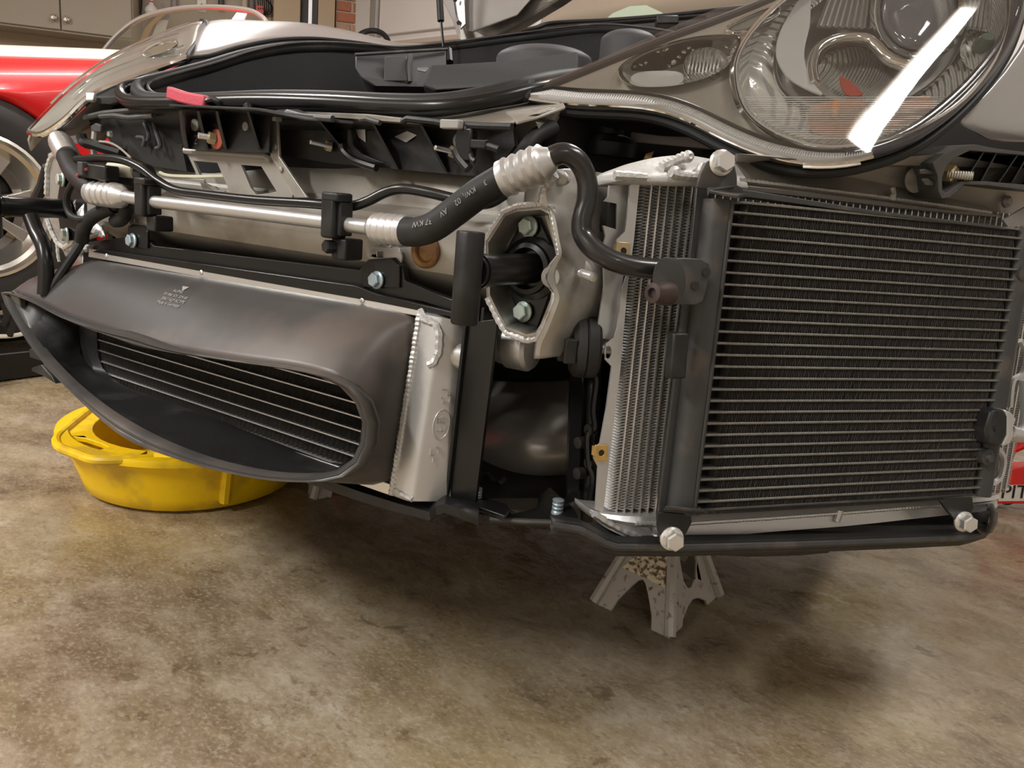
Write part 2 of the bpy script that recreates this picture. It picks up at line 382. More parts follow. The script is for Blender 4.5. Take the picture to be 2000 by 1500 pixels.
for k in range(7): M().tube([hung(502 + k * 4, -25, .05), hung(505 + k * 4, 18, .09), hung(500 + k * 3, 30, .03)], .004, 6).build('wire', BLACK, cg)
M().tube(spline([hung(498, -20, .09), hung(520, 0, .11), hung(532, 15, .09), hung(522, 30, .05), hung(500, 26, .05)], 5), .006, 6).build('rim', BLACK, cg)
M().box(hung(508, 20, .06), (DL, NL, UPZ), (.03, .03, .03)).build('red_box', mat('red_carton', (.65, .10, .10), .5), label='small red box inside the dark wire basket', cat='box', bevel=.004)
# ---- tan tall cabinets beyond, dark gap, brick pier, garage door
TAN2 = mat('tan_cupboard', (.47, .365, .235), .6, 0, .05, 4)
def slab(x0, x1, off0, off1, zb, zt, name, material, **k):
    a = (on_left(x0, 30, off1) - C0).dot(DL); b = (on_left(x1, 30, off1) - C0).dot(DL)
    return M().box(LW((a + b) / 2, (off0 + off1) / 2, (zb + zt) / 2), (DL, NL, UPZ), (abs(b - a) / 2, abs(off1 - off0) / 2, (zt - zb) / 2)).build(name, material, **k)
slab(534, 586, .012, .25, 0, 2.7, 'tall_cupboard', TAN2, label='tan tall cupboard left of the dark gap', cat='cupboard', bevel=.004)
slab(621, 654, .012, .25, 0, 2.7, 'tall_cupboard', TAN2, label='narrow tan tall cupboard beside the brick pier', cat='cupboard', bevel=.004)
gp = slab(588, 620, .012, .12, 0, 2.7, 'shelf_upright', mat('dark_steel_rack', (.045, .042, .042), .5), label='dark steel rack upright standing between the two tan cupboards', cat='rack')
a_ = on_left(605, 60, .125); M().box(LW((a_ - C0).dot(DL), .125, 1.9), (DL, NL, UPZ), (.014, .006, .8)).build('slotted_rail', ALU_SAT, gp)
# brick pier: mortar core with single bricks proud of it
MORT = mat('mortar', (.52, .43, .34), .9, 0, .1, 40, bump=.3, bscale=80)
bricks = [mat('brick_clay_%s' % n, c, .85, 0, .25, 30, bump=.4, bscale=70) for n, c in (('red', (.43, .165, .09)), ('orange', (.50, .23, .13)), ('pale', (.48, .29, .20)))]
ba = (on_left(656, 30, .2) - C0).dot(DL); bb = (on_left(734, 30, .2) - C0).dot(DL)
pier = slab(656, 734, -.02, .2, 0, ROOM_H - .01, 'wall_pier', MORT, kind='structure', smooth=0)
bl = abs(bb - ba); s0 = min(ba, bb); rowh = .082
proto = [None] * 3
for r_ in range(9):
    zc = 1.62 + r_ * rowh; x = s0 - (.13 if r_ % 2 else 0)
    while x < s0 + bl - .01:
        xa, xb = max(x, s0), min(x + .25, s0 + bl)
        if xb - xa > .03:
            M().box(LW((xa + xb) / 2, .2 + random.uniform(0, .006), zc), (DL, NL, UPZ), ((xb - xa) / 2 - .006, .012, rowh / 2 - .007)).build('brick', random.choice(bricks), pier, bevel=.003, seg=1)
        x += .26
# garage door with ribbed sections and its frame
def BW(e, off, z): return V((C0.x, C0.y, 0)) + GD * e + NB * off + UPZ * z
f0 = (on_back(738, 40) - C0).dot(GD); f1 = (on_back(749, 40) - C0).dot(GD)
struct(M().box(BW((f0 + f1) / 2, .03, 1.4), (GD, NB, UPZ), (max(.02, (f1 - f0) / 2), .05, 1.4)), 'trim_1', ALU_SAT)
DOORM = mat('garage_door_enamel', (.74, .70, .66), .5, 0, .03, 6)
gd = struct(M().box(BW(f1 + 2.4, .012, 1.35), (GD, NB, UPZ), (2.4, .010, 1.35)), 'door_1', DOORM)
zj = on_back(800, 66, .05).z
for za, zb in ((zj - 1.1, zj - .56), (zj - .54, zj - .012), (zj + .012, zj + .55), (zj + .57, zj + 1.0)):
    M().box(BW(f1 + 2.4, .03, (za + zb) / 2), (GD, NB, UPZ), (2.39, .02, (zb - za) / 2)).build('door_panel', DOORM, gd, bevel=.008)
M().box(BW(f1 + 2.4, .045, zj - .06), (GD, NB, UPZ), (2.39, .02, .018)).build('door_rib', mat('beige_rib', (.50, .42, .34), .5), gd, bevel=.006)

# ------------------------------------------------------------------ yellow drain pan
pc = QZ(378, 930, 0); pc.z = 0
R0 = .27
pan = thing('drain_pan', 'yellow round plastic drain pan on the concrete under the car nose', 'pan', pc)
prof = [(.0, .0), (.0, R0 - .03), (.012, R0 - .008), (.04, R0), (.125, R0 + .028), (.140, R0 + .032)]
seg = 64
def pr(h, r, k):
    a = k * math.tau / seg; return pc + V((r * math.cos(a), r * math.sin(a), h))
inn = [(.128, R0 + .012), (.04, R0 - .014), (.018, R0 - .03), (.014, .0001)]
rim = [(.150, R0 + .050), (.156, R0 + .048), (.156, R0 + .02), (.145, R0 + .014)]
M().rings([[pr(h, r, k) for k in range(seg)] for h, r in [(0, .0005)] + prof[1:] + [(.140, R0 + .05)] + rim + inn], cap=False).build('bowl', YELLOW, pan, smooth=50)
# grip lug that sticks out of the rim: a flat plate with an oblong opening and a rolled edge
pg = Pl(pc + UPZ * .15, (1, 0, 0), (0, 1, 0))
def rimxy(px, py, z=.150): return QZ(px, py, z)
lug = [rimxy(*p) for p in ((172, 802), (141, 829), (113, 853), (110, 866), (120, 877), (152, 888), (186, 899), (215, 897), (260, 896))]
la0, la1 = rimxy(262, 896) - pc, rimxy(176, 806) - pc
ga, gb_ = math.atan2(la0.y, la0.x), math.atan2(la1.y, la1.x)
if gb_ - ga > math.pi: gb_ -= math.tau
if ga - gb_ > math.pi: ga -= math.tau
lug += [pc + V(((R0 - .035) * math.cos(ga + (gb_ - ga) * k / 10), (R0 - .035) * math.sin(ga + (gb_ - ga) * k / 10), .150)) for k in range(11)]
hole = [rimxy(*p) for p in ((130, 862), (143, 852), (168, 856), (198, 866), (212, 873), (192, 879), (160, 874))]
M().plate(lug, (0, 0, -.012), [hole]).build('grip', YELLOW, pan, bevel=.004)
M().tube(spline([rimxy(*p, .150) for p in ((172, 804), (141, 829), (114, 853), (111, 866), (121, 876), (152, 888), (186, 899), (240, 899), (300, 895))], 5), .011, 10).build('rolled_edge', YELLOW, pan)
rq = QZ(405, 905, .08) - pc
for a in (math.atan2(rq.y, rq.x), math.atan2(rq.y, rq.x) + 1.1): # moulded ribs on the wall
    u = V((math.cos(a), math.sin(a), 0))
    M().tube([pc + u * (R0 + .002) + UPZ * .03, pc + u * (R0 + .027) + UPZ * .125], .014, 8).build('rib', YELLOW, pan)

# ------------------------------------------------------------------ jack stands
def jack_stand(fr, fl, rr, top_h, name, label, topshift):
    fr, fl, rr = [V((p.x, p.y, 0)) for p in (fr, fl, rr)]; bk = fl + rr - fr
    cen = (fr + fl + rr + bk) / 4
    t = thing(name, label, 'jack stand', cen, 'jack stands under the car')
    tc = cen + topshift + UPZ * top_h
    def top(p): return tc + (p - cen) * .17
    feet = [fr, fl, bk, rr]
    for i in range(4):
        a, b = feet[i], feet[(i + 1) % 4]; ta, tb = top(a), top(b)
        def B(s_, h): return (a + (ta - a) * h).lerp(b + (tb - b) * h, s_)
        n_ = (b - a).cross(ta - a).normalized(); n_ = n_ if n_.dot(cen - a) > 0 else -n_
        out = [B(0, 0), B(0, 1), B(1, 1), B(1, 0), B(.76, 0), B(.74, .10), B(.64, .23), B(.56, .30), B(.5, .32), B(.44, .30), B(.36, .23), B(.26, .10), B(.24, 0)]
        # the foot slopes, so the opening edge is pulled in near the ground
        hole = [] if i == 0 else [[B(x, h) for x, h in ((.50, .24), (.36, .29), (.24, .40), (.22, .58), (.26, .80), (.32, .88), (.68, .88), (.74, .74), (.73, .52), (.66, .32), (.58, .25))]]
        if i: out[4:] = [B(.76, 0), B(.74, .05), B(.61, .115), B(.5, .135), B(.39, .115), B(.26, .05), B(.24, 0)]
        M().plate(out, n_ * .006, hole).build('side_panel', STAND, t, bevel=.0015, seg=1)
        M().tube([a + UPZ * .004, ta], lambda t_: .012 - .003 * t_, 8).build('corner_rib', STAND, t)
    M().rings([[top(p) + (top(p) - tc) * k + UPZ * h for p in feet] for h, k in ((-.01, 0), (.02, 0), (.02, -.25), (.04, -.25))]).build('collar', STAND, t, bevel=.003)
    M().box(tc + UPZ * .056, ((1, 0, 0), (0, 1, 0), UPZ), (.014, .014, .026)).build('ratchet_post', STAND, t, bevel=.003)
    M().box(tc + UPZ * .086, ((1, 0, 0), (0, 1, 0), UPZ), (.045, .02, .007)).build('saddle', STAND, t, bevel=.004)
    return t, feet, top
jt, feet, top = jack_stand(QZ(1308, 1248, 0), QZ(1160, 1178, 0), QZ(1404, 1164, 0), .235, 'jack_stand', 'worn silver jack stand with a stained paper label, below the condenser', V((-.01, .02, 0)))
a, b = feet[0], feet[1]; ta, tb = top(a), top(b)
def Bf(s_, h): return (a + (ta - a) * h).lerp(b + (tb - b) * h, s_)
n_ = (b - a).cross(ta - a).normalized(); n_ = n_ if n_.dot(EYE - a) > 0 else -n_
M().plate([Bf(.09, .33) + n_ * .0015, Bf(.88, .345) + n_ * .0015, Bf(.87, .39) + n_ * .0015, Bf(.77, .45) + n_ * .0015, Bf(.80, .60) + n_ * .0015, Bf(.84, .98) + n_ * .0015, Bf(.08, .99) + n_ * .0015], n_ * .0012).build('paper_label', STICK, jt, label='torn cream paper label with dark stains', smooth=0)
f1_ = QZ(612, 977, 0); f2_ = QZ(752, 958, 0); pv = (f2_ - f1_).cross(UPZ); pv = pv if pv.y > 0 else -pv
jack_stand(f2_, f1_, f2_ + pv, .235, 'jack_stand', 'grey jack stand half hidden behind the yellow pan under the undertray', V((0, 0, 0)))

# ------------------------------------------------------------------ red roadster on its low lift
red = thing('red_roadster', 'red roadster with a white bonnet stripe and polished wheels, raised beside the wall', 'car', V((-3.9, 1.6, .25)))
WX = -3.08; wc = QX(-38, 402, WX)
WR = .385
def ring_prof(pts, x0, material, nm, par, seg=48): # pts: (offset along +X, radius)
    return M().lathe(V((x0, wc.y, wc.z)), (1, 0, 0), pts, seg, cap=False).build(nm, material, par, smooth=40)
wh = ring_prof([(-.20, .24), (-.20, WR - .03), (-.17, WR), (-.03, WR), (0, WR - .03), (.01, WR - .08), (.004, WR - .125), (-.012, WR - .132)], WX, TYRE, 'tyre', red)
ring_prof([(-.012, WR - .128), (.012, WR - .130), (.016, WR - .142), (-.004, WR - .150), (-.012, WR - .165), (-.05, WR - .18), (-.08, WR - .20), (-.085, WR - .23)], WX, RIM, 'rim', red)
ring_prof([(-.10, WR - .19), (-.10, .0005)], WX, BLACK, 'brake_disc', red)
for k in range(8):
    a = k * math.tau / 8 + .2; u = V((0, math.cos(a), math.sin(a))); s_ = V((0, -math.sin(a), math.cos(a))); o = V((WX - .05, wc.y, wc.z))
    M().rings([[o + u * r + s_ * w1 * i + V((dx, 0, 0)) for i, dx in ((-1, 0), (1, 0), (1, -.025), (-1, -.025))] for r, w1 in ((.05, .022), (.12, .017), (WR - .16, .024))]).build('spoke', RIM, red, bevel=.004)
M().lathe(V((WX - .06, wc.y, wc.z)), (1, 0, 0), [(0, .07), (.03, .065), (.04, .04), (.055, .036), (.06, .01)], 20).build('hub_cap', RIM, red)
# body side with the wheel arch: sections along Y, each from the sill up over the wing to the bonnet
XS = WX - .02
TOPA = QX(0, 113, XS - .1); TOPB = QX(220, 119, XS - .1)
def body_rows():
    rows = []; AR = WR + .024
    for i in range(61):
        y = .35 + 2.9 * i / 60
        dy = y - wc.y
        zb = wc.z - .12
        if abs(dy) < AR: zb = max(zb, wc.z + math.sqrt(max(0, AR * AR - dy * dy)) - .02)
        top_ = TOPA.z + (TOPB.z - TOPA.z) * (y - TOPA.y) / (TOPB.y - TOPA.y) - .016
        pts = []
        for k in range(9):
            t = k / 8; pts.append(V((XS + .02 * math.sin(t * 2.6) - .015, y, zb + (top_ - .09 - zb) * t)))
        for k in range(1, 7):
            a = k / 6 * 1.35; pts.append(V((XS - .015 - .14 * (1 - math.cos(a)) * 1.1, y, top_ - .09 + .09 * math.sin(a))))
        for k in range(1, 5): pts.append(V((XS - .18 - .18 * k, y, top_ + .004 + .022 * k - .003 * k * k)))
        rows.append(pts)
    return rows
rb = body_rows()
M().grid(rb).build('body', RED, red, solid=.012)
# white stripe on the bonnet, a raised painted band
sx = []
for i in range(25):
    y = .35 + 1.9 * i / 24; sx.append([V((XS - x, y, TOPA.z + (TOPB.z - TOPA.z) * (y - TOPA.y) / (TOPB.y - TOPA.y) + .018 + hz)) for x, hz in ((.42, -.008), (.44, .01), (.62, .045), (.80, .055), (1.0, .045))])
M().grid(sx).build('stripe', WHITE, red, solid=.008, label='white stripe on the bonnet')
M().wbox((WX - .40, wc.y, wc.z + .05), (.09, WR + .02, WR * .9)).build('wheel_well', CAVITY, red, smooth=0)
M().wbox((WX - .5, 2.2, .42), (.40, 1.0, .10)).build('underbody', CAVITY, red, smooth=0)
# windscreen: chrome frame, glass
wl = P(194, 112, 4.25); fp = [P(px, py, 4.25 - .35 * (px - 194) / 330) for px, py in ((178, 130), (196, 108), (226, 72), (262, 43), (300, 27), (350, 17), (400, 14), (450, 16), (490, 22), (512, 34), (520, 46), (522, 70))]
wf = M().tube(spline(fp, 6), .014, 10).build('windscreen_frame', mat('polished_frame', (.80, .76, .70), .2, .8), red)
bot = [P(px, py, 4.25 - .35 * (px - 194) / 330) for px, py in ((178, 131), (240, 135), (300, 135), (380, 130), (450, 110), (522, 72))]
gt = resample(spline(fp, 6), 24); gb = resample(bot, 24)
M().grid([[x.lerp(y_, k / 4) for k in range(5)] for x, y_ in zip(gt, gb)]).build('windscreen', glass('greenish_glass', (.86, .89, .82), .05), red)
M().plate([P(px, py, 3.89) for px, py in ((462, 24), (482, 26), (476, 40), (452, 38))], FW * .01).build('mirror', WHITE, red)
sw = M().tube([P(724, 92, 5.0) + (RT * math.cos(a) * .118 - DN * math.sin(a) * .135 + FW * .06 * math.sin(a)) for a in [k * math.tau / 40 for k in range(40)]], .018, 10, closed=True).build('steering_wheel', GLOSS, red)
for a in (.5, 2.6, 4.7): M().tube([P(724, 92, 5.0), P(724, 92, 5.0) + (RT * math.cos(a) * .115 - DN * math.sin(a) * .13 + FW * .06 * math.sin(a))], .011, 8).build('spoke', CHROME, sw)
# coloured signs behind the glass (flat boards on the wall)
M().plate([on_left(px, py, .05) for px, py in ((322, 22), (332, 30), (276, 96), (246, 96), (300, 30))][::-1], NL * .02).build('blue_sign', mat('blue_board', (.05, .07, .22), .5), label='dark blue board seen through the roadster windscreen', cat='sign')
M().plate([on_left(px, py, .13) for px, py in ((318, 22), (326, 26), (300, 50), (284, 84), (268, 94), (284, 55))][::-1], NL * .02).build('orange_sign', mat('orange_board', (.72, .36, .04), .5), label='orange jagged board in front of the blue board', cat='sign')
M().plate([on_left(px, py, .09) for px, py in ((310, 40), (330, 40), (318, 80), (294, 80))][::-1], NL * .02).build('white_sign', WHITE, label='pale board right of the orange board behind the glass', cat='sign')
# low lift under the roadster
lf = thing('car_lift', 'low black car lift frame on the floor under the red roadster', 'lift', V((WX - .05, 1.4, 0)))
for x in (WX + .04, WX - .62): M().wbox((x, 1.4, .055), (.06, 1.15, .05)).build('rail', GLOSS, lf, bevel=.006)
for y in (.6, 2.1): M().wbox((WX - .29, y, .05), (.33, .05, .03)).build('cross_member', GLOSS, lf, bevel=.006)
for x in (WX + .02, WX - .6):
    for y in (.9, 1.9): M().box(V((x, y, .13)), ((0, 1, .2), (1, 0, 0), (0, -.2, 1)), (.26, .03, .022)).build('lift_arm', GLOSS, lf, bevel=.005)
    M().wbox((x, 1.4, .195), (.06, .95, .025)).build('top_rail', BLACK, lf, bevel=.005)
M().tube(spline([QX(-30, 655, WX + .12), QX(0, 657, WX + .12), QX(30, 655, WX + .12), QX(60, 648, WX + .12)], 5), .008, 8).build('hydraulic_line', WHITE, lf, label='pale hydraulic hose')
for px, py in ((8, 632), (18, 652)): M().tube([QX(px, py - 40, WX + .12), QX(px + 6, py - 15, WX + .13), QX(px, py + 4, WX + .12)], .012, 8).build('fitting', BLACK, lf)

# ------------------------------------------------------------------ red floor jack at the right edge
JR = mat('red_jack_enamel', (.72, .018, .016), .35, 0, .05, 10, coat=.4)
jk = thing('floor_jack', 'red trolley floor jack with a white lettered side band at the right edge', 'floor jack', QZ(2050, 985, 0))
jy = 2.75; j0 = QZ(1975, 985, .02); jp = Pl(j0, RT - UPZ * RT.z, (0, 0, -1))
def J(px, py, off=0): return jp.at(px, py, off)
M().plate([J(1938, 925), J(1962, 919), J(2000, 912), J(2240, 905), J(2240, 985), J(1936, 984)], -jp.n * .05).build('frame_side', JR, jk, bevel=.004)
M().plate([J(1946, 948, .002), J(2230, 944, .002), J(2230, 977, .002), J(1944, 979, .002)], -jp.n * .002).build('name_band', WHITE, jk, smooth=0)
words('PIT', J(1982, 962, .004), J(2000, 963) - J(1960, 963), UPZ, .062, BLACK, jk)
M().plate([J(1943, 947, .003), J(1951, 947, .003), J(1948, 960, .003), J(1950, 978, .003), J(1942, 978, .003)], jp.n * .001).build('red_flash', JR, jk)
M().plate([J(2020, 915), J(2200, 905), J(2180, 800), J(2060, 850)], -jp.n * .04).build('lift_arm', JR, jk, bevel=.004)
for xa, ya, xb, yb in ((1962, 905, 2030, 760), (1986, 720, 1952, 800), (1968, 880, 2040, 850), (1975, 660, 2010, 760)):
    M().tube([J(xa, ya, -.05), J(xb, yb, -.05)], .016, 8).build('handle_bar', JR, jk)
for px, py in ((1968, 978), (2180, 978)): M().lathe(J(px, py, -.02) + UPZ * .02, jp.n, [(-.03, .035), (.0, .035)], 18).build('wheel', BLACK, jk)
# =================================================================== silver sports car without its bumper
car = thing('sports_car', 'silver sports car with its front bumper off, radiators bare, raised on jack stands', 'car', V((-1.08, 1.7, .1)))
def q(pts, y): return [Q(a, b, y) for a, b in pts]
YV = V((0, 1, 0)); XV = V((1, 0, 0))

# ---- dark inner structure behind everything (firewall, wheel tubs, floor pan): near-black panels close the nose, cavity shade in their colour
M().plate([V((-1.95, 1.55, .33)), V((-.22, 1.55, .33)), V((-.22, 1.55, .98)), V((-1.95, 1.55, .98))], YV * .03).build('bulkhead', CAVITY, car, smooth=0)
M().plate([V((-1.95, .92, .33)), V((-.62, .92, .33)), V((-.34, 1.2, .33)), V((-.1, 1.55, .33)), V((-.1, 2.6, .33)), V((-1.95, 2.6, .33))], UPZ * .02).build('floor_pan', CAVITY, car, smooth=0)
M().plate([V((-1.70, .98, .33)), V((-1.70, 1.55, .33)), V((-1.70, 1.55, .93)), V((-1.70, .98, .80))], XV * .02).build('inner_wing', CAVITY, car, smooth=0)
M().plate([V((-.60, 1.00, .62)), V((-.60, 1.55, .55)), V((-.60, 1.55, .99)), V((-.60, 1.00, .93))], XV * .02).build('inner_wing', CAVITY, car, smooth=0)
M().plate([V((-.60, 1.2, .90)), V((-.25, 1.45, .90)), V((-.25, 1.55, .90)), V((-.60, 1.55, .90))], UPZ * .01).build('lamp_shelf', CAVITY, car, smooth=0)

# ---- crossmember beam: one pressed profile run across the nose
prof = [Q(550, py, y) for py, y in ((300, .93), (372, .93), (380, .925), (388, .89), (396, .862), (404, .855), (470, .855), (484, .858), (492, .866), (528, .93))]
xl, xr = Q(178, 430, .86).x, Q(962, 480, .86).x
M().grid([[V((x, p.y, p.z)) for p in prof] for x in [xl + (xr - xl) * k / 20 for k in range(21)]]).build('crossmember', PRIMER, car, solid=.004, smooth=25, label='grey-silver pressed steel beam')
# upper closing panel with the pressed joint line
up = q(((540, 240), (1000, 252), (1010, 330), (1075, 350), (1062, 400), (980, 420), (925, 470), (830, 455), (520, 400), (520, 300)), .932)
pn = M().plate(up, YV * .01).build('closing_panel', PRIMER, car, smooth=0)
M().tube(q(((622, 322), (625, 338), (633, 345), (634, 380)), .931), .003, 6).build('joint_line', PRIMER, pn)
M().tube(q(((640, 325), (640, 340), (648, 348), (648, 385)), .931), .002, 6).build('joint_line', PRIMER, pn)
M().tube(q(((645, 350), (800, 362), (920, 372)), .931), .0025, 6).build('pressed_crease', PRIMER, pn)
# brown oval flange on the beam
c_ = Q(833, 490, .853)
M().lathe(c_, -YV, [(0, .0245), (.004, .0245), (.006, .022), (.005, .017), (.001, .014), (-.010, .0135), (-.011, .001)], 26).build('drain_flange', BROWNRUST, car, label='rusty brown oval flange')
for px, py in ((741, 470), (762, 478), (250, 425)): M().lathe(Q(px, py, .854), -YV, [(0, .006), (.003, .005), (.004, .001)], 10).build('weld_spot', WELD, car)

# ---- welded crash box mounts, right and left
def crash_right():
    outer = [(948, 470), (985, 412), (1010, 402), (1060, 398), (1078, 408), (1090, 470), (1094, 497), (1080, 515), (1068, 535), (1068, 552), (1084, 572), (1082, 590), (1062, 640), (1050, 660), (1030, 664), (988, 648), (972, 622), (952, 580)]
    yf, yb = .835, .875
    o_ = q(outer, yf)
    inner = [p + (Q(1022, 530, yf) - p) * .07 for p in o_]
    ib = [V((p.x, yb, p.z)) + (V((Q(1030, 525, yb).x, yb, Q(1030, 525, yb).z)) - V((p.x, yb, p.z))) * .13 for p in o_]
    box = M().rings([o_, inner, ib], True, False)
    h = box.build('crash_box_mount', CAST, car, solid=.004, label='cast grey octagonal mount with a welded rim')
    M().bead(q([(952, 560), (948, 470), (985, 414), (1010, 403), (1060, 398)], yf), .0042, .006).build('weld_bead', WELD, h)
    M().bead(q([(1060, 398), (1064, 372), (1078, 346), (1085, 340)], yf), .006, .007).build('weld_bead', WELD, h)
    M().bead(q([(1060, 398), (1078, 408), (1090, 470), (1094, 497)], yf), .0045, .006).build('weld_bead', WELD, h)
    M().bead(q([(1084, 572), (1082, 590), (1062, 640), (1050, 662), (1030, 666), (988, 650), (970, 620), (952, 582)], yf), .0042, .009).build('weld_bead', WELD, h)
    # back plate of the recess
    M().plate([V((p.x, yb + .002, p.z)) for p in o_], YV * .006).build('back_plate', PRIMER, h, smooth=0)
    # outer curved wall: rows from the welded edge round to the side and back
    L_ = [(1085, 340), (1062, 372), (1062, 398), (1078, 408), (1090, 470), (1094, 497), (1080, 515), (1068, 535), (1068, 552), (1084, 572), (1082, 590), (1062, 640), (1050, 662), (1045, 700)]
    R_ = [(1112, 330), (1122, 360), (1128, 400), (1134, 440), (1140, 470), (1146, 492), (1152, 510), (1156, 525), (1158, 545), (1152, 580), (1145, 605), (1128, 650), (1118, 680), (1112, 690)]
    L3 = q(L_, yf); R3 = q(R_, .885); rows = []
    for a, b in zip(L3, R3):
        r = []
        for k in range(7):
            t = k / 6; p = a.lerp(b, t); p.y = yf + (.885 - yf) * (t ** 1.8) - .012 * math.sin(t * math.pi); r.append(p)
        r.append(b + V((.02, .10, 0))); rows.append(r)
    M().grid(smooth_rings(rows, 3)).build('side_wall', CAST, h, solid=.004)
    M().lathe(Q(1077, 541, yf - .001), -YV, [(-.001, .013), (.003, .013), (.003, .0068)], 20, cap=False).build('eyelet', CAST, h)
    M().lathe(Q(1077, 541, yf - .0005), -YV, [(-.004, .0068), (.001, .0068)], 16).build('eyelet_hole', CAVITY, h)
    # dome and stud
    M().lathe(Q(1128, 534, .872), (.45, -1, .05), [(-.01, .024), (.002, .019), (.006, .012), (.008, .004)], 18).build('boss', CAST, h)
    stud(Q(1136, 534, .858), (.80, -.60, -.02), .0058, .034, h, ALU_SAT)
    # melted weld lump at the top
    M().rings([[Q(px + dx, py + dy, .86) + V((0, -.012 * k, 0)) for dx, dy in ((-18, 14), (-14, -6), (0, -12), (16, -8), (20, 10), (4, 20))] for k, (px, py) in ((0, (1100, 348)), (.7, (1100, 346)), (1.2, (1102, 344)))]).build('weld_lump', WELD, h, sub=2)
    return h
hR = crash_right()
def tow_unit(fx, fy, px, py, ptop, pbot, prad, trad, side):
    fl_c = Q(fx, fy, .868)
    yy = Q(px, py, .73); px3 = V((fl_c.x, .73, yy.z))
    h = M().tube([fl_c, V((fl_c.x, .735, fl_c.z))], trad, 28).build('tow_tube', GLOSS, car)
    M().tube([V((fl_c.x, .752, fl_c.z)), V((fl_c.x, .742, fl_c.z))], trad * 1.08, 24).build('weld_ring', GLOSS, h)
    t_, b_ = Q(px, ptop, .73), Q(px, pbot, .73)
    M().lathe(V((fl_c.x, .725, b_.z)), UPZ, [(0, prad * .93), (.002, prad), (t_.z - b_.z - .002, prad), (t_.z - b_.z, prad * .93)], 30).build('vertical_post', BLACK, h)
    return h, fl_c
tw, fc = tow_unit(1040, 524, 922, 545, 452, 634, .0165, .0195, 1)
fl = q(((1020, 424), (1052, 424), (1086, 500), (1078, 560), (1050, 640), (1022, 640), (985, 545), (983, 500)), .868)
fp_ = M().plate(fl, YV * .006).build('tow_flange', GLOSS, tw, bevel=.0012)
M().lathe(fc, -YV, [(0, .041), (.006, .041), (.010, .034), (.016, .033), (.018, .027), (.010, .024)], 32, cap=False).build('flange_collar', GLOSS, tw)
for px, py in ((1034, 443), (1023, 609)): bolt(Q(px, py, .866), (-.12, -1, .02), .0112, tw, ZINC_G, h=.010, label='greenish zinc hex bolt')
M().plate(q(((1062, 412), (1068, 414), (1094, 500), (1088, 502)), .872), YV * .002).build('gasket', CREAM, hR, smooth=0)
# left unit, seen past the far side
tl, fcl = tow_unit(132, 408, 6, 405, 347, 466, .0165, .0195, -1)
M().plate(q(((118, 345), (150, 335), (190, 400), (180, 440), (150, 470), (120, 470), (110, 400)), .872), YV * .006).build('tow_flange', GLOSS, tl, bevel=.0012)
lm = M().plate(q(((92, 300), (118, 288), (142, 300), (152, 360), (186, 385), (230, 392), (252, 400), (252, 440), (150, 470), (138, 490), (132, 512), (112, 470), (96, 430), (90, 380), (94, 330)), .885), YV * .02).build('crash_box_mount', CAST, car, smooth=25, bevel=.003, label='cast grey mount with crinkled welds')
M().bead(q([(92, 380), (93, 330), (100, 306), (120, 292), (136, 330), (150, 362)], .884), .006, .012).build('weld_bead', WELD, lm)
M().bead(q([(92, 428), (100, 452), (112, 475), (124, 484), (140, 474), (152, 455)], .884), .005, .010).build('weld_bead', WELD, lm)
M().bead(q([(112, 476), (114, 500), (116, 511)], .884), .004, .010).build('weld_bead', WELD, lm)
M().grid([[Q(px + 8 * i, py + 4 * i, .882 - .008 * ((i + j) % 2) - .004 * j) for i in range(7)] for j, (px, py) in enumerate(((142, 385), (145, 400), (150, 415), (156, 430), (160, 445)))]).build('crinkled_skin', WELD, lm, smooth=60, solid=.003)
for px, py in ((123, 351), (131, 458)): bolt(Q(px, py, .87), (-.25, -1, .05), .0115, tl, ZINC_G, h=.010, label='greenish zinc hex bolt')

# ---- front carrier (black powder coated bar with tabs) above and beside the centre radiator
bar = [(152, 475), (250, 462), (290, 470), (300, 480), (700, 528), (718, 507), (770, 503), (786, 520), (790, 548), (830, 565), (897, 590), (897, 612), (825, 590), (735, 575), (200, 490)]
cr = M().plate(q(bar, .838), YV * .012).build('carrier_bar', GLOSS, car, bevel=.0012)
M().plate(q(((192, 487), (690, 557), (735, 574), (895, 612), (895, 622), (735, 590), (178, 492)), .826), YV * .01).build('carrier_lip', GLOSS, cr, bevel=.001)
M().plate(q(((246, 470), (250, 442), (258, 438), (280, 441), (288, 452), (288, 485), (246, 480)), .834), YV * .005).build('tab', GLOSS, cr, bevel=.001)
M().plate(q(((707, 540), (710, 516), (722, 506), (765, 505), (780, 520), (780, 562), (707, 560)), .834), YV * .005).build('tab', GLOSS, cr, bevel=.001)
bolt(Q(260, 470, .833), (-.1, -1, .05), .0110, cr, ZINC, h=.009, label='blue zinc hex bolt')
bolt(Q(737, 547, .833), (-.1, -1, .05), .0105, cr, ZINC, h=.009, label='blue zinc hex bolt')
def bentclip(pts, hole, par, y=.842):
    return M().plate(q(pts, y), YV * .004, [q(hole, y)]).build('pressed_clip', ALU_SAT, par, bevel=.001)
bentclip([(716, 490), (724, 484), (778, 484), (784, 500), (782, 520), (770, 506), (722, 508), (716, 500)], [(736, 491), (748, 491), (748, 502), (736, 502)], cr)
bentclip([(252, 428), (258, 420), (284, 424), (288, 445), (282, 450), (252, 440)], [(262, 427), (270, 428), (270, 436), (262, 435)], cr)
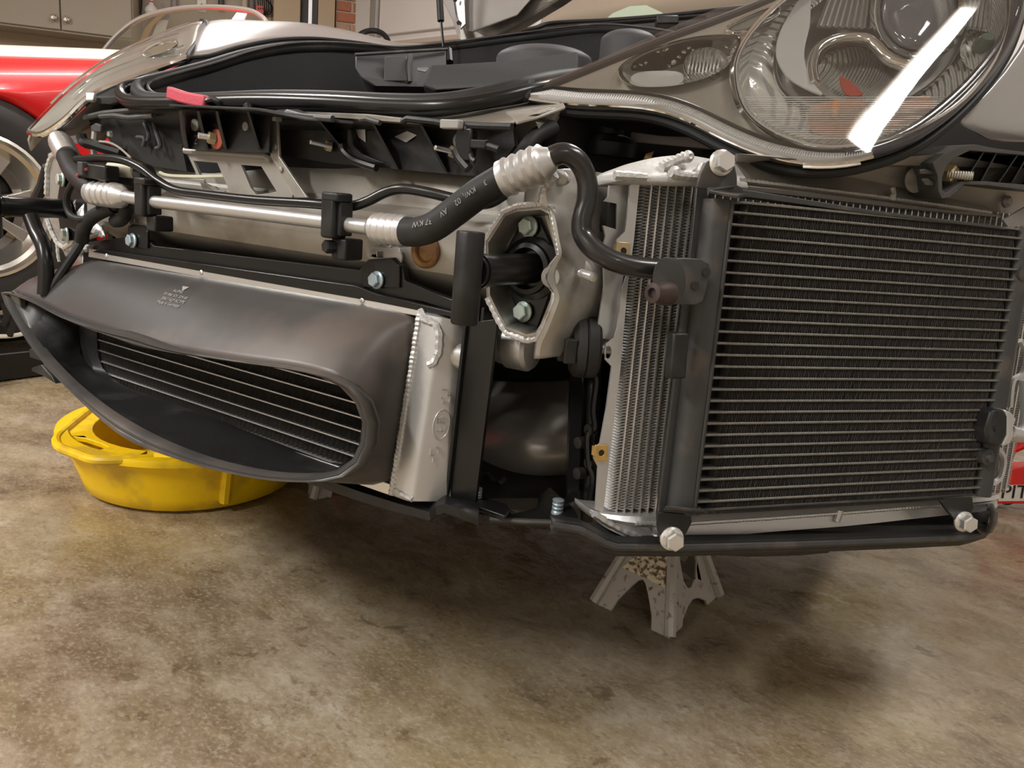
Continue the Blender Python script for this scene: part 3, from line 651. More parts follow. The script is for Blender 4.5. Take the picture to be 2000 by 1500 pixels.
# right upright: angle section from bar to the foot plate
M().plate(q(((905, 632), (972, 622), (928, 985), (868, 968)), .836), YV * .006).build('upright', GLOSS, cr, bevel=.001)
M().plate(q(((905, 632), (910, 632), (874, 970), (868, 968)), .830), YV * .008).build('upright_edge', BLACK, cr, bevel=.001)
M().plate([Q(940, 600, .84), Q(978, 608, .905), Q(925, 965, .905), Q(905, 975, .84)], XV * .005).build('upright_web', GLOSS, cr, bevel=.001)
M().plate([Q(868, 967, .836), Q(985, 1008, .82), Q(997, 995, .83), Q(990, 984, .85), Q(900, 958, .89)], -UPZ * .006).build('foot_plate', GLOSS, cr, bevel=.0015)
def bolt_v(px, py, y, r, L, par): return M().lathe(Q(px, py, y), UPZ, [(0, r * 1.05)] + [(L * (i + .5 * (i % 2)) / 8, r * (1 if i % 2 else .86)) for i in range(1, 8)] + [(L, r * .7)], 12).build('bolt_end', ZINC, par, label='blue zinc bolt end')
bolt_v(931, 975, .86, .0075, .018, cr)

# ---- centre radiator (tilted: its foot stands a little further forward)
rt, rbm = Q(815, 608, .84), Q(768, 962, .80)
up_r = (rt - rbm); up_r.x = 0; RU = up_r.normalized()
CRP = Pl(Q(800, 790, .82), XV, -RU)
cl = M()
crad = M().plate([CRP.at(205, 495, -.045), CRP.at(815, 606, -.045), CRP.at(768, 962, -.045), CRP.at(170, 745, -.045)], CRP.n * -.02).build('centre_radiator', CAVITY, car, smooth=0, label='aluminium centre radiator')
a0, b0 = CRP.ab(812, 612); a1, b1 = CRP.ab(768, 960)
aL = CRP.ab(178, 600)[0]; aR = (a0 + a1) / 2
NT = 13; pitch = (b1 - b0) / NT
first = None
for i in range(NT):
    b = b0 + pitch * (i + .5)
    if first is None:
        first = M().box(CRP.loc((aL + aR) / 2, b, -.02), (CRP.u, CRP.v, CRP.n), ((aR - aL) / 2, .0011, .016)).build('cooling_tube', ALU_SAT, crad, smooth=0); fb = b
    else: again(first, CRP.v * (b - fb), crad)
fm = M(); nz_ = 150
for i in range(NT + 1):
    bb0 = b0 + pitch * (i - .5) + .0012; bb1 = bb0 + pitch - .0024
    va = []
    for k in range(nz_ + 1):
        a = aL + (aR - aL) * k / nz_; b = bb0 if k % 2 else bb1
        va += [CRP.loc(a, b, -.008), CRP.loc(a, b, -.03)]
    fm.add(va, [(2 * k, 2 * k + 1, 2 * k + 3, 2 * k + 2) for k in range(nz_)])
fm.build('fin_pack', FIN_C, crad, smooth=0, kind='stuff')
# right end tank with weld bead, outlet and embossed badge
aT, bT = CRP.ab(818, 612); aB, bB = CRP.ab(775, 962)
tw_ = CRP.ab(892, 640)[0]
def T(a, t, c): return CRP.loc(a, bT + (bB - bT) * t, c)
aF = (aT + aB) / 2 + .004
ea, eb = aF + .012, aF + .046
sec = [(aF, .0), (aF, .008), (aF + .004, .016), (ea + .002, .018), (eb - .004, .018), (eb + .002, .014), (eb + .030, -.045), (aF, -.045)]
rows = []
for t in [0, .012, .03] + [k / 12 for k in range(1, 12)] + [.97, .985, 1.0]:
    sh = .75 if t in (0, 1.0) else 1
    rows.append([CRP.loc(aF + (a - aF) * (sh if a > aF else 1), bT - .004 + (bB - bT + .006) * t, c * (sh if c > 0 else 1)) for a, c in sec])
tank = M().rings(rows).build('end_tank', ALU_SAT, crad, label='satin aluminium end tank', smooth=45)
M().bead([CRP.loc(aF + .006, bT + (bB - bT) * (k / 30), .016) for k in range(31)], .0055, .0065).build('weld_bead', WELD, crad)
M().bead([CRP.loc(aF + .004, bT - .004, .014), CRP.loc(aF + .018, bT + .006, .018), CRP.loc(aF + .036, bT + .008, .018), CRP.loc(aF + .046, bT + .02, .018), CRP.loc(aF + .048, bT + .045, .016), CRP.loc(aF + .044, bT + .062, .018), CRP.loc(aF + .037, bT + .066, .02)], .006, .012).build('weld_bead', WELD, crad)
M().bead([CRP.loc(aF + .002, bB - .002, .012), CRP.loc(aF + .014, bB - .008, .017), CRP.loc(aF + .044, bB - .004, .017)], .0045, .011).build('weld_bead', WELD, crad)
M().tube([CRP.loc(aF + .045, bT + .048, -.020), CRP.loc(aF + .085, bT + .048, -.035)], .021, 22).build('outlet_stub', ALU_SAT, crad)
M().lathe(Q(975, 665, .90), (1, .1, 0), [(0, .03), (.008, .032), (.018, .032), (.02, .036), (.05, .036), (.055, .032)], 24).build('hose_union', ALU_SAT, crad)
# badge: ring with letter shapes, embossed on the slanted tank flank
fa = CRP.loc(eb + .002, 0, .014); fb_ = CRP.loc(eb + .030, 0, -.045); fd = (fb_ - fa).normalized(); fn = fd.cross(CRP.v).normalized()
if fn.dot(EYE - fa) < 0: fn = -fn
def FK(u, t): return fa + fd * u + CRP.v * (bT + (bB - bT) * t) + fn * .0008
bz = [FK(.020 + .0125 * math.cos(a), .565) + CRP.v * (.021 * math.sin(a)) for a in [k * math.tau / 30 for k in range(30)]]
M().tube(bz, .0011, 6, closed=True).build('badge_ring', ALU_SAT, tank)
def stroke(pts): return M().tube([FK(u, t) for u, t in pts], .0012, 6).build('badge_letter', ALU_SAT, tank)
stroke([(.027, .44), (.027, .405), (.021, .405), (.021, .375), (.012, .375)]); stroke([(.012, .42), (.016, .42), (.016, .445), (.022, .445)])
stroke([(.014, .60), (.026, .60), (.026, .57)]); stroke([(.020, .60), (.020, .58)])
stroke([(.026, .555), (.014, .555), (.013, .53), (.020, .52)]); stroke([(.017, .545), (.026, .528)])
stroke([(.010, .70), (.010, .735), (.016, .735)]); stroke([(.016, .69), (.022, .69), (.022, .72)]); stroke([(.016, .75), (.016, .775)])
# left tank corner
M().rings([[CRP.at(px, py, c) for px, py in ((132, 540), (130, 505), (140, 486), (158, 484), (164, 490), (160, 560))] for c in (-.05, -.005, .005)]).build('end_tank', ALU_SAT, crad, bevel=.003)
M().bead([CRP.at(*p, .008) for p in ((134, 490), (158, 492), (166, 484), (176, 486))], .007, .012).build('weld_bead', WELD, crad)

# ---- black plastic air duct: from a rectangle round the core to an oval mouth
lip = [((20, 574), .745), ((75, 590), .74), ((150, 627), .725), ((300, 676), .70), ((450, 702), .69), ((580, 720), .695), ((660, 742), .705), ((705, 780), .725), ((722, 835), .735), ((706, 890), .73), ((668, 921), .715), ((600, 930), .70), ((500, 921), .69), ((380, 890), .685), ((260, 838), .695), ((165, 768), .71), ((92, 694), .725), ((48, 630), .74)]
lp = [Q(*p, y) for p, y in lip]; lip3 = resample(spline(lp, 10, True), 72, True)
bk = [CRP.at(*p, .004) for p in ((178, 505), (300, 524), (450, 549), (600, 574), (740, 599), (812, 614), (818, 622), (800, 760), (774, 952), (768, 962), (690, 933), (560, 885), (400, 822), (250, 768), (170, 738), (140, 716), (132, 640), (140, 560), (158, 520))]
bk3 = resample(bk, 220, True)
# match each lip point to the frame point at the same turn about the middle
cm = sum(lip3, V()) / len(lip3); cb = sum(bk3, V()) / len(bk3)
def turn(p, c, w_, h_): return math.atan2((p.z - c.z) / h_, (p.x - c.x) / w_)
bt = sorted((turn(p, cb, .42, .15), p) for p in bk3)
def frame_at(a):
    best = min(bt, key=lambda r: abs((r[0] - a + math.pi) % math.tau - math.pi)); return best[1]
fr3 = [frame_at(turn(p, cm, .45, .125)) for p in lip3]
for _ in range(2): fr3 = [(fr3[i - 1] + fr3[i] * 2 + fr3[(i + 1) % 72]) / 4 for i in range(72)]
rows = []
for t in (0, .06, .14, .26, .40, .55, .70, .84, .94, 1.0):
    r = []
    for a, b in zip(fr3, lip3):
        p = a.lerp(b, t); out_ = (b - cm); out_.y = 0
        ease = math.sin(t * math.pi) * .024
        sgn = V((0, 0, 1 if b.z > cm.z else -1))
        r.append(p + sgn * ease * (1.0 if b.z > cm.z else .1))
    rows.append(r)
duct = M().rings(rows, True, False).build('air_duct', DUCT, car, solid=.004, smooth=60, label='black plastic air duct with an oval mouth')
# thick rounded lip turned outwards
def ringoff(k, dy): return [p + (p - cm).normalized() * k + V((0, dy, 0)) for p in lip3]
M().rings([ringoff(-.006, .006), ringoff(-.006, -.006), ringoff(-.001, -.012), ringoff(.005, -.010), ringoff(.007, -.013), ringoff(.013, -.012), ringoff(.017, -.003), ringoff(.012, .008)], True, False, True).build('mouth_lip', DUCT, duct, smooth=60)
M().tube(ringoff(.005, -.0095), .0018, 6, closed=True).build('lip_groove', CAVITY, duct)
inn_ = []
for t in (0, .3, .6, .85, 1.0):
    inn_.append([a.lerp(b, t) - (b - cm).normalized() * .004 for a, b in zip(lip3, [p.lerp(cb, .08) for p in fr3])])
inn_.append([V((p.x + (cb.x - p.x) * .20, p.y + (cb.y - p.y) * .04 + .006, p.z + (cb.z - p.z) * .06)) for p in fr3])
M().rings(inn_, True, False).build('inner_wall', BLACK, duct, smooth=60)  # black rather than duct plastic: the mouth's inner shade is in the colour
M().plate([Q(17, 576, .735), Q(24, 566, .735), Q(36, 578, .738), Q(40, 600, .74), Q(28, 592, .74)], YV * .012).build('corner_lug', DUCT, duct, bevel=.002)
M().plate([Q(62, 718, .76), Q(80, 712, .76), Q(100, 735, .76), Q(108, 750, .76), (Q(85, 735, .76)), Q(60, 724, .76)], YV * .05).build('corner_tab', BLACK, duct, bevel=.002)
# clamp strips with rivets
def strip(p0, p1, w0, n_r, nm):
    a, b = CRP.at(*p0, .010), CRP.at(*p1, .010); d = (b - a).normalized()
    s_ = M().box((a + b) / 2, (d, CRP.v, CRP.n), ((b - a).length / 2, w0, .003)).build('clamp_strip', ALU, duct, bevel=.0008, label='bare aluminium clamp strip')
    for t in n_r:
        o = a + d * (b - a).length * t + CRP.n * .003
        M().lathe(o, CRP.n, [(0, .0045), (.0015, .0042), (.0024, .0025), (.001, .0018), (-.0005, .0016)], 12).build('rivet', ALU, s_)
strip((176, 494), (822, 607), .0080, (.075, .42, .87), 'top')
strip((560, 886), (770, 958), .0080, (.6,), 'bottom')
# faded part marking (arrow, four lines) on the duct
def on_duct(px, py):
    r = ray(px, py); best = None
    for i in range(len(rows) - 1):
        for j in range(72):
            a, b, c = rows[i][j], rows[i][(j + 1) % 72], rows[i + 1][j]
            d = rows[i + 1][(j + 1) % 72]
            from mathutils.geometry import intersect_ray_tri
            for tri in ((a, b, c), (b, d, c)):
                h = intersect_ray_tri(*tri, r, EYE, True)
                if h and (best is None or (h - EYE).length < (best[0] - EYE).length):
                    n = (tri[1] - tri[0]).cross(tri[2] - tri[0]).normalized(); best = (h, n if n.dot(EYE - h) > 0 else -n)
    return best
for (px, py), txt, sz in (((350, 572), 'AUMG', .0095), ((344, 581), 'T0 996 575 329 00', .0088), ((340, 589), '2067 NLP ACYPS', .0088), ((331, 596), 'Made in Germany', .0088)):
    h = on_duct(px, py)
    if h:
        h2 = on_duct(px + 12, py + 2.6)
        words(txt, h[0] + h[1] * .003, h2[0] - h[0], h[1].cross(h2[0] - h[0]), sz, PRINT, duct, 'part_marking', .0003)
h = on_duct(364, 564)
if h: M().plate([on_duct(*p)[0] + h[1] * .003 for p in ((358, 562), (371, 564), (362, 569), (357, 571))], h[1] * .0003).build('arrow_mark', PRINT, duct, smooth=0)

# ---- undertray pieces below the centre radiator
tr = M().rings([[Q(px, py + dy, y + dyy) for dy, dyy in ((-16, .03), (0, 0), (14, .004), (16, .02))] for (px, py, y) in ((600, 925, .80), (700, 960, .80), (780, 985, .80), (840, 1000, .795), (852, 990, .80), (870, 985, .80), (935, 1008, .795))], False, False)
ut = tr.build('undertray_edge', BLACK, car, solid=.004, bevel=0, smooth=30)
M().plate([V((-1.62, .84, .345)), Q(600, 918, .83), Q(860, 980, .83), Q(935, 995, .83), V((-.55, .93, .345)), V((-1.66, .93, .335))], -UPZ * .008).build('undertray_front', BLACK, car, smooth=0)
# black strap linking both sides under the gap
M().plate([Q(955, 1012, .83), Q(1090, 1022, .86), Q(1135, 1020, .88), Q(1120, 990, .92), Q(1075, 950, 1.0), Q(1052, 968, .97), Q(1050, 990, .93), Q(1000, 1003, .87), Q(990, 985, .90), Q(960, 998, .86)], -UPZ * .008).build('lower_strap', GLOSS, car, bevel=.002)
bolt_v(1088, 1003, .90, .0085, .022, car)
M().tube([Q(958, 1013, .828), Q(1020, 1018, .84), Q(1120, 1022, .868)], .004, 8).build('strap_edge', DUST, car)
# silver wheel well pan in the gap, with a raised crease
ref = [(930, 900), (950, 800), (985, 770), (1120, 755)]
pr_ = []
for j, (py, yy) in enumerate(((745, 1.28), (775, 1.22), (800, 1.13), (830, 1.09), (860, 1.06), (890, 1.05), (915, 1.06), (935, 1.09), (945, 1.13))):
    r = []
    for i in range(13):
        px = 925 + (1150 - 925) * i / 12
        crease = max(0, 1 - abs((px - 955) - (py - 800) * 1.15) / 26) * .018 if 795 < py < 880 else 0
        bow = .05 * ((px - 1010) / 100) ** 2
        r.append(Q(px, py + (6 if j > 5 else 0) - .05 * abs(px - 1020), yy + bow - crease))
    pr_.append(r)
M().grid(pr_).build('wheel_well_pan', mat('bare_liner_metal', (.56, .53, .48), .38, .45, .08, 6), car, smooth=60, sub=1, solid=.004, label='bare silver pressed pan behind the radiators')
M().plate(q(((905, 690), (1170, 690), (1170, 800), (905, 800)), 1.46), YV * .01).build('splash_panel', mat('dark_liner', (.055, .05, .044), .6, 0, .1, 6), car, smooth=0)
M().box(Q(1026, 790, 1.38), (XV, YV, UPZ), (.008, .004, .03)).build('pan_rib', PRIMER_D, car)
M().tube(spline([Q(960, 770, 1.40), Q(985, 773, 1.40), Q(1000, 762, 1.40), Q(1115, 750, 1.40)], 4), .004, 6).build('pan_lip', CAVITY, car)
M().tube(spline([Q(935, 930, 1.0), Q(950, 926, 1.0), Q(965, 938, .99), Q(985, 935, .99), Q(975, 945, .98)], 4), .004, 6).build('spring_clip', DUST, car)
# black channel carrying the horn, left of the right radiator
ch = M().rings([[Q(px + dx, py, y + dy) for dx, dy in ((0, .03), (4, 0), (22, -.008), (30, .01), (48, .012), (52, .06))] for px, py, y in ((1112, 680, .98), (1115, 760, .97), (1112, 850, .96), (1108, 940, .95), (1106, 1020, .945))], False, False)
chn = ch.build('side_channel', GLOSS, car, solid=.006, smooth=30)
for px, py in ((1130, 865), (1128, 925), (1150, 840), (1150, 905)): M().lathe(Q(px, py, .94), (-.4, -1, 0), [(-.01, .0085), (.002, .0085), (.003, .006)], 14).build('slot_plug', CAVITY, chn)
M().tube(spline([Q(1160, 730, .95), Q(1166, 745, .95), Q(1160, 800, .945), Q(1163, 835, .945), Q(1150, 850, .94), Q(1152, 905, .94), Q(1160, 935, .94), Q(1150, 1000, .94)], 5), .006, 8).build('channel_edge', GLOSS, chn)
# rubber mount (round black disc with square clip)
hm = Q(1150, 678, .90); hd = V((-.80, -.58, -.03))
mt_ = M().lathe(hm, hd, [(-.012, .036), (-.008, .040), (.004, .041), (.006, .0385), (.008, .041), (.018, .040), (.024, .033), (.026, .012)], 30).build('rubber_mount', RUBBER, car, label='round black rubber mount')
M().box(hm + hd * .032, (hd, UPZ, hd.cross(UPZ)), (.010, .018, .016)).build('mount_clip', BLACK, mt_, bevel=.002)
M().box(hm + hd * .03 + V((.02, -.026, .0)), (hd, UPZ, hd.cross(UPZ)), (.008, .016, .006)).build('mount_clip', BLACK, mt_, bevel=.002)
M().lathe(hm + hd * .040, hd, [(0, .010), (.006, .010), (.006, .005), (.003, .004)], 16).build('mount_nut', ALU_SAT, mt_)
M().tube([hm - hd * .01, hm - hd * .045], .0085, 12).build('mount_pin', ALU_SAT, mt_)
# =================================================================== right radiator pack
HU = V((.624, .78, 0)).normalized(); HV0 = V((.059, -.082, -1)).normalized()
CP = Pl(P(1385, 700, .985), HU, HV0)             # plane of the condenser face
RO = -.040                                       # the radiator stands this far behind it
rad = M().plate([CP.at(1235, 352, RO - .04), CP.at(1965, 440, RO - .04), CP.at(1915, 985, RO - .04), CP.at(1170, 1003, RO - .04)], -CP.n * .01).build('side_radiator', CAVITY, car, smooth=0, label='bright aluminium side radiator')
A0, B0 = CP.ab(1240, 356, RO); A1, B1 = CP.ab(1172, 1002, RO); AR_, _ = CP.ab(1950, 700, RO)
lean = (A1 - A0) / (B1 - B0)                     # the pack leans a little in its own plane
Bt, Bb = B0 - .01, B1 + .004
def CL(a, b, c): return CP.loc(a + lean * (b - B0), b, c)
aT1 = CP.ab(1272, 372, RO)[0] - lean * (CP.ab(1272, 372, RO)[1] - B0); aT6 = CP.ab(1352, 372, RO)[0] - lean * (CP.ab(1352, 372, RO)[1] - B0)
pt = (aT6 - aT1) / 5
n_t = int((AR_ + .09 - aT1) / pt)
first = None
for i in range(n_t):
    a = aT1 + i * pt
    if first is None:
        first = M().plate([CL(a - .0011, Bt, RO), CL(a + .0011, Bt, RO), CL(a + .0011, Bb, RO), CL(a - .0011, Bb, RO)], -CP.n * .03).build('cooling_tube', ALU, rad, smooth=0); fa0 = a
    else: again(first, CP.u * (a - fa0), rad)
fm = M(); nz_ = 220
for i in range(n_t + 1):
    a_l = aT1 + (i - 1) * pt + .0013; a_r = a_l + pt - .0026; vs = []
    for k in range(nz_ + 1):
        b = Bt + .006 + (Bb - .012 - Bt) * k / nz_
        # rounded hairpin folds: flat legs joined by short turns
        for c in (RO - .002, RO - .026): vs.append(CL(a_l if k % 2 else a_r, b + (.0006 if k % 2 else 0), c))
    fm.add(vs, [(2 * k, 2 * k + 1, 2 * k + 3, 2 * k + 2) for k in range(nz_)])
fm.build('fin_pack', FIN_A, rad, smooth=0, kind='stuff', solid=.0006)
# side plate: bright flange with notches, and the grey channel behind it
def cq(pts, off): return [CP.at(x, y, off) for x, y in pts]
sp_ = [(1250, 352), (1240, 356), (1230, 362), (1228, 400), (1221, 452), (1205, 468), (1204, 476), (1205, 502), (1233, 506), (1217, 560), (1206, 640), (1200, 660), (1184, 672), (1182, 702), (1195, 716), (1184, 800), (1172, 866), (1160, 878), (1160, 896), (1168, 912), (1163, 995), (1178, 1002), (1190, 900), (1212, 720), (1226, 560), (1238, 470)]
M().plate(cq(sp_, RO + .002), -CP.n * .003, [cq([(1188 + 7 * math.cos(t), 688 + 13 * math.sin(t)) for t in [k * math.tau / 14 for k in range(14)]], RO + .002)]).build('side_plate', ALU_SAT, rad, smooth=0)
gr = [(1222, 360), (1190, 362), (1188, 384), (1180, 393), (1205, 398), (1204, 448), (1178, 440), (1183, 462), (1178, 480), (1180, 560), (1168, 640), (1160, 658), (1196, 665), (1204, 640), (1215, 560), (1228, 470), (1232, 400), (1236, 360)]
M().plate(cq(gr, RO - .012), -CP.n * .004).build('side_channel', PRIMER_D if False else mat('grey_alloy', (.50, .50, .49), .4, .7, .06, 20), rad, bevel=.001, smooth=0)
M().box(CP.at(1196, 420, RO - .03), (CP.u, CP.v, CP.n), (.012, .022, .012)).build('foam_block', RUBBER, rad, bevel=.003)
def clipnut(px, py, w_, m_):
    o = CP.at(px, py, RO + .004)
    k = M().plate([o + CP.u * x + CP.v * y for x, y in ((-.010, -.010), (.009, -.010), (.009, .012), (-.009, .012))], CP.n * .002, [[o + CP.u * .0042 * math.cos(t) + CP.v * (.0042 * math.sin(t) + .001) for t in [j * math.tau / 12 for j in range(12)]]]).build('clip_nut', m_, rad, bevel=.0006, label='yellowish clip nut')
    M().lathe(o + CP.v * .001 + CP.n * .002, CP.n, [(-.004, .0042), (-.001, .0042)], 12).build('nut_hole', CAVITY, k)
    M().box(o - CP.u * .010 - CP.v * .002, (CP.u, CP.v, CP.n), (.0016, .006, .004)).build('nut_spring', m_, k)
clipnut(1217, 489, 0, GOLD); clipnut(1174, 883, 0, mat('rusty_zinc', (.62, .40, .13), .45, .6, .3, 90))
# top tank (welded aluminium), left shoulder then the long grey tube that runs outwards
tt_ = []
for (px, py0, py1, o0, o1) in ((1194, 345, 356, .002, .006), (1200, 334, 358, -.004, .010), (1230, 322, 360, -.016, .014), (1262, 311, 362, -.022, .016), (1300, 304, 363, -.024, .016), (1340, 301, 364, -.024, .016), (1365, 303, 365, -.024, .016), (1445, 318, 374, -.024, .014)):
    h = CP.at(px, py0, RO + .0), CP.at(px, py1, RO + .0)
    up, lo = h; mid = up.lerp(lo, .55)
    tt_.append([up - CP.n * .045, up + CP.n * (o0 * .4), mid + CP.n * o1 * .9, lo.lerp(mid, .25) + CP.n * (o1 + .004), lo + CP.n * o1, lo - CP.n * .045])
tk = M().rings(smooth_rings(tt_, 4)).build('top_tank', mat('welded_aluminium', (.60, .59, .575), .5, .35, .12, 30, bump=.25, bscale=80), rad, smooth=80, label='welded aluminium top tank')
M().bead(cq([(1200, 342), (1230, 344), (1262, 346)], RO + .018), .0055, .012).build('weld_bead', WELD, tk)
M().bead(cq([(1345, 304), (1322, 312), (1302, 322), (1292, 326)], RO + .012), .0065, .006).build('weld_bead', WELD, tk)
M().bead(cq([(1370, 345), (1345, 344), (1325, 342), (1312, 338)], RO + .022), .005, .008).build('weld_bead', WELD, tk)
M().bead(cq([(1372, 318), (1366, 330), (1366, 345)], RO + .02), .0045, .008).build('weld_bead', WELD, tk)
for px, py, r in ((1344, 306, .008), (1317, 338, .010)): M().lathe(CP.at(px, py, RO + .016), CP.n, [(0, r), (.004, r * .8), (.006, r * .4), (.005, .001)], 14).build('weld_blob', WELD, tk)
tb = []
SHADED_ALU = mat('shaded_aluminium', (.36, .34, .30), .42, .6, .1, 16)  # darker copy of the tank aluminium, shade painted into the colour
for px, py0, py1 in ((1436, 312, 372), (1560, 322, 385), (1700, 350, 402), (1840, 380, 417), (1938, 402, 424)):
    up, lo = CP.at(px, py0, RO), CP.at(px, py1, RO); mid = up.lerp(lo, .6)
    tb.append([up - CP.n * .05, up - CP.n * .012, mid + CP.n * .006, mid + CP.n * .004 + (lo - mid) * .1, lo.lerp(mid, .3) + CP.n * .014, lo + CP.n * .012, lo - CP.n * .05])
tr_ = M().rings(smooth_rings(tb, 3)).build('top_tank_tube', SHADED_ALU, rad, smooth=40, label='aluminium top tank tube, coloured darker as in shade')
M().bead(cq([(1442, 352), (1560, 366), (1700, 383), (1840, 402), (1935, 416)], RO + .012), .0035, .007).build('weld_bead', SHADED_ALU, tr_)
M().bead(cq([(1742, 366), (1745, 378), (1740, 392)], RO + .014), .004, .008).build('weld_bead', SHADED_ALU, tr_)
# bottom tank
bt_ = []
for px, py0, py1, o1 in ((1152, 994, 1002, 0), (1165, 998, 1018, .010), (1190, 1000, 1032, .016), (1225, 1002, 1046, .018), (1262, 1002, 1050, .018), (1330, 1000, 1046, .018), (1480, 993, 1032, .018), (1640, 983, 1020, .018), (1800, 973, 1003, .018), (1905, 966, 992, .018), (1936, 963, 985, .012), (1943, 962, 972, 0)):
    up, lo = CP.at(px, py0, RO), CP.at(px, py1, RO); mid = up.lerp(lo, .45)
    bt_.append([up - CP.n * .05, up + CP.n * o1 * .8, up.lerp(mid, .5) + CP.n * (o1 + .002), mid + CP.n * o1 * .75, lo + CP.n * o1 * .95, lo - CP.n * .05])
bk_ = M().rings(smooth_rings(bt_, 3)).build('bottom_tank', ALU_SAT, rad, smooth=40, label='satin aluminium bottom tank')
M().bead(cq([(1240, 1022), (1340, 1022), (1500, 1012), (1640, 1002), (1780, 991), (1840, 987)], RO + .018), .0032, .006).build('weld_bead', ALU_SAT, bk_)
M().bead(cq([(1160, 1004), (1185, 1020), (1215, 1036), (1248, 1050)], RO + .014), .005, .012).build('weld_bead', ALU_SAT, bk_)
M().bead(cq([(1640, 996), (1638, 1008), (1634, 1018)], RO + .018), .005, .01).build('weld_bead', ALU_SAT, bk_)
M().bead(cq([(1278, 1028), (1284, 1040), (1280, 1052)], RO + .016), .005, .01).build('weld_bead', ALU_SAT, bk_)
# right edge: bright fins strip flange and bent handles
M().plate(cq([(1994, 500), (2010, 500), (1985, 690), (1968, 800), (1946, 800), (1975, 640)], RO + .004), -CP.n * .004).build('side_plate', ALU_SAT, rad, smooth=0)
M().tube(spline(cq([(1992, 665), (2004, 690), (1996, 730), (1978, 745), (1972, 795)], RO + .01), 4), .005, 6).build('bent_flange', ALU_SAT, rad)
M().tube(spline(cq([(1946, 875), (1960, 893), (1955, 928), (1944, 942), (1930, 945)], RO + .012), 4), .005, 6).build('bent_flange', ALU_SAT, rad)

# =================================================================== condenser in front of it
cond = M().plate([CP.at(1425, 396, -.012), CP.at(1982, 452, -.012), CP.at(1893, 968, -.012), CP.at(1355, 992, -.012)], -CP.n * .002).build('condenser', CAVITY, car, smooth=0, label='black air conditioning condenser with many thin tubes')
# rows by the photographed spacing, in the pack's own plane
aLt, bLt = CP.ab(1432, 416); aLb, bLb = CP.ab(1366, 976)
aRt, bRt = CP.ab(1984, 470); aRb, bRb = CP.ab(1896, 949)
NTB = 26
def row_b(i, fr=0): return bLt + (bLb - bLt) * i / (NTB - 1)
la = (aLb - aLt) / (bLb - bLt)
def CC(a, b, c): return CP.loc(a + la * (b - bLt), b, c)
wL, wR = aLt - .012, aRt - la * (bRt - bLt) + .006
first = None
for i in range(NTB):
    b = row_b(i)
    if first is None:
        first = M().box(CC((wL + wR) / 2, b, .002), (CP.u, CP.v, CP.n), ((wR - wL) / 2, .0015, .009)).build('condenser_tube', TUBE_B, cond, bevel=.0007, seg=1)
        f0 = first; bf = b
    else: again(first, CP.v * (b - bf) + CP.u * la * (b - bf), cond)
fm = M(); nz_ = 230; pitch = row_b(1) - row_b(0)
for i in range(NTB + 1):
    t0 = row_b(i - 1) + .0017; t1 = row_b(i) - .0017; vs = []
    if i == NTB: t1 -= .002
    x0, x1 = wL + .026, wR - .020
    for k in range(nz_ + 1):
        a = x0 + (x1 - x0) * k / nz_ + random.uniform(-.0002, .0002)
        for c in (.0095, -.010): vs.append(CC(a, t0 if k % 2 else t1, c + random.uniform(-.0006, .0006)))
    fm.add(vs, [(2 * k, 2 * k + 1, 2 * k + 3, 2 * k + 2) for k in range(nz_)])
fm.build('fin_pack', FIN_B, cond, smooth=0, kind='stuff')
for b, nm in ((row_b(-1) + .002, 0), (row_b(NTB) - .004, 1)):
    M().box(CC((wL + wR) / 2, b, .0), (CP.u, CP.v, CP.n), ((wR - wL) / 2 - .015, .0016, .011)).build('edge_strip', TUBE_B if nm == 0 else DUST, cond, bevel=.0005, seg=1)
# header pipes
def header(pts, r, nm, flat=1.0):
    p0, p1 = pts
    h = M().tube([p0.lerp(p1, k / 8) for k in range(9)], r, 20).build(nm, DUST, cond, smooth=40); return h
hl0, hl1 = CP.at(1402, 392, .002), CP.at(1329, 998, .002)
HL = header((hl0, hl1), .0205, 'header_pipe')
M().tube([hl0.lerp(hl1, k / 8) + CP.n * .0195 + CP.u * .008 for k in range(9)], .0022, 6).build('header_seam', DUST, HL)
hr0, hr1 = CP.at(2000, 446, .0), CP.at(1912, 966, .0)
header((hr0, hr1), .0165, 'header_pipe')
for k in range(NTB):   # folded collars where the tubes enter the header
    pass
# block for the hard line
blo = [(1282, 530), (1300, 508), (1312, 503), (1334, 503), (1366, 505), (1386, 516), (1388, 540), (1376, 590), (1360, 597), (1308, 594), (1290, 590)]
bb_ = M().plate(cq([(1308, 506), (1334, 503), (1366, 505), (1386, 516), (1388, 535), (1374, 590), (1360, 596), (1310, 595), (1318, 550)], .052), -CP.n * .036).build('pipe_block', DUST, cond, bevel=.005)
M().rings([[p + CP.n * .0 for p in cq([(1300 + dx, 548 + dy) for dx, dy in [(26 * math.cos(t) , 46 * math.sin(t)) for t in [k * math.tau / 22 for k in range(22)]]], .056)],
           [p for p in cq([(1314 + dx, 549 + dy) for dx, dy in [(26 * math.cos(t), 46 * math.sin(t)) for t in [k * math.tau / 22 for k in range(22)]]], .052)]]).build('block_flange', DUST, cond, bevel=.002)
M().lathe(CP.at(1296, 573, .058), -CP.u * .9 + CP.n * .35, [(-.01, .014), (.004, .014), (.012, .0115), (.020, .0115), (.021, .006), (.016, .005)], 18).build('socket_bolt', mat('brown_black_steel', (.075, .055, .05), .45, .5, .2, 40), cond)
for px, py in ((1380, 532), (1358, 558)): M().lathe(CP.at(px, py, .0535), CP.n, [(-.002, .0052), (.0008, .0052)], 14).build('block_hole', CAVITY, cond)
M().box(CP.at(1322, 694, .03), (CP.u, CP.v, CP.n), (.011, .028, .008)).build('pipe_bracket', BLACK, cond, bevel=.003)
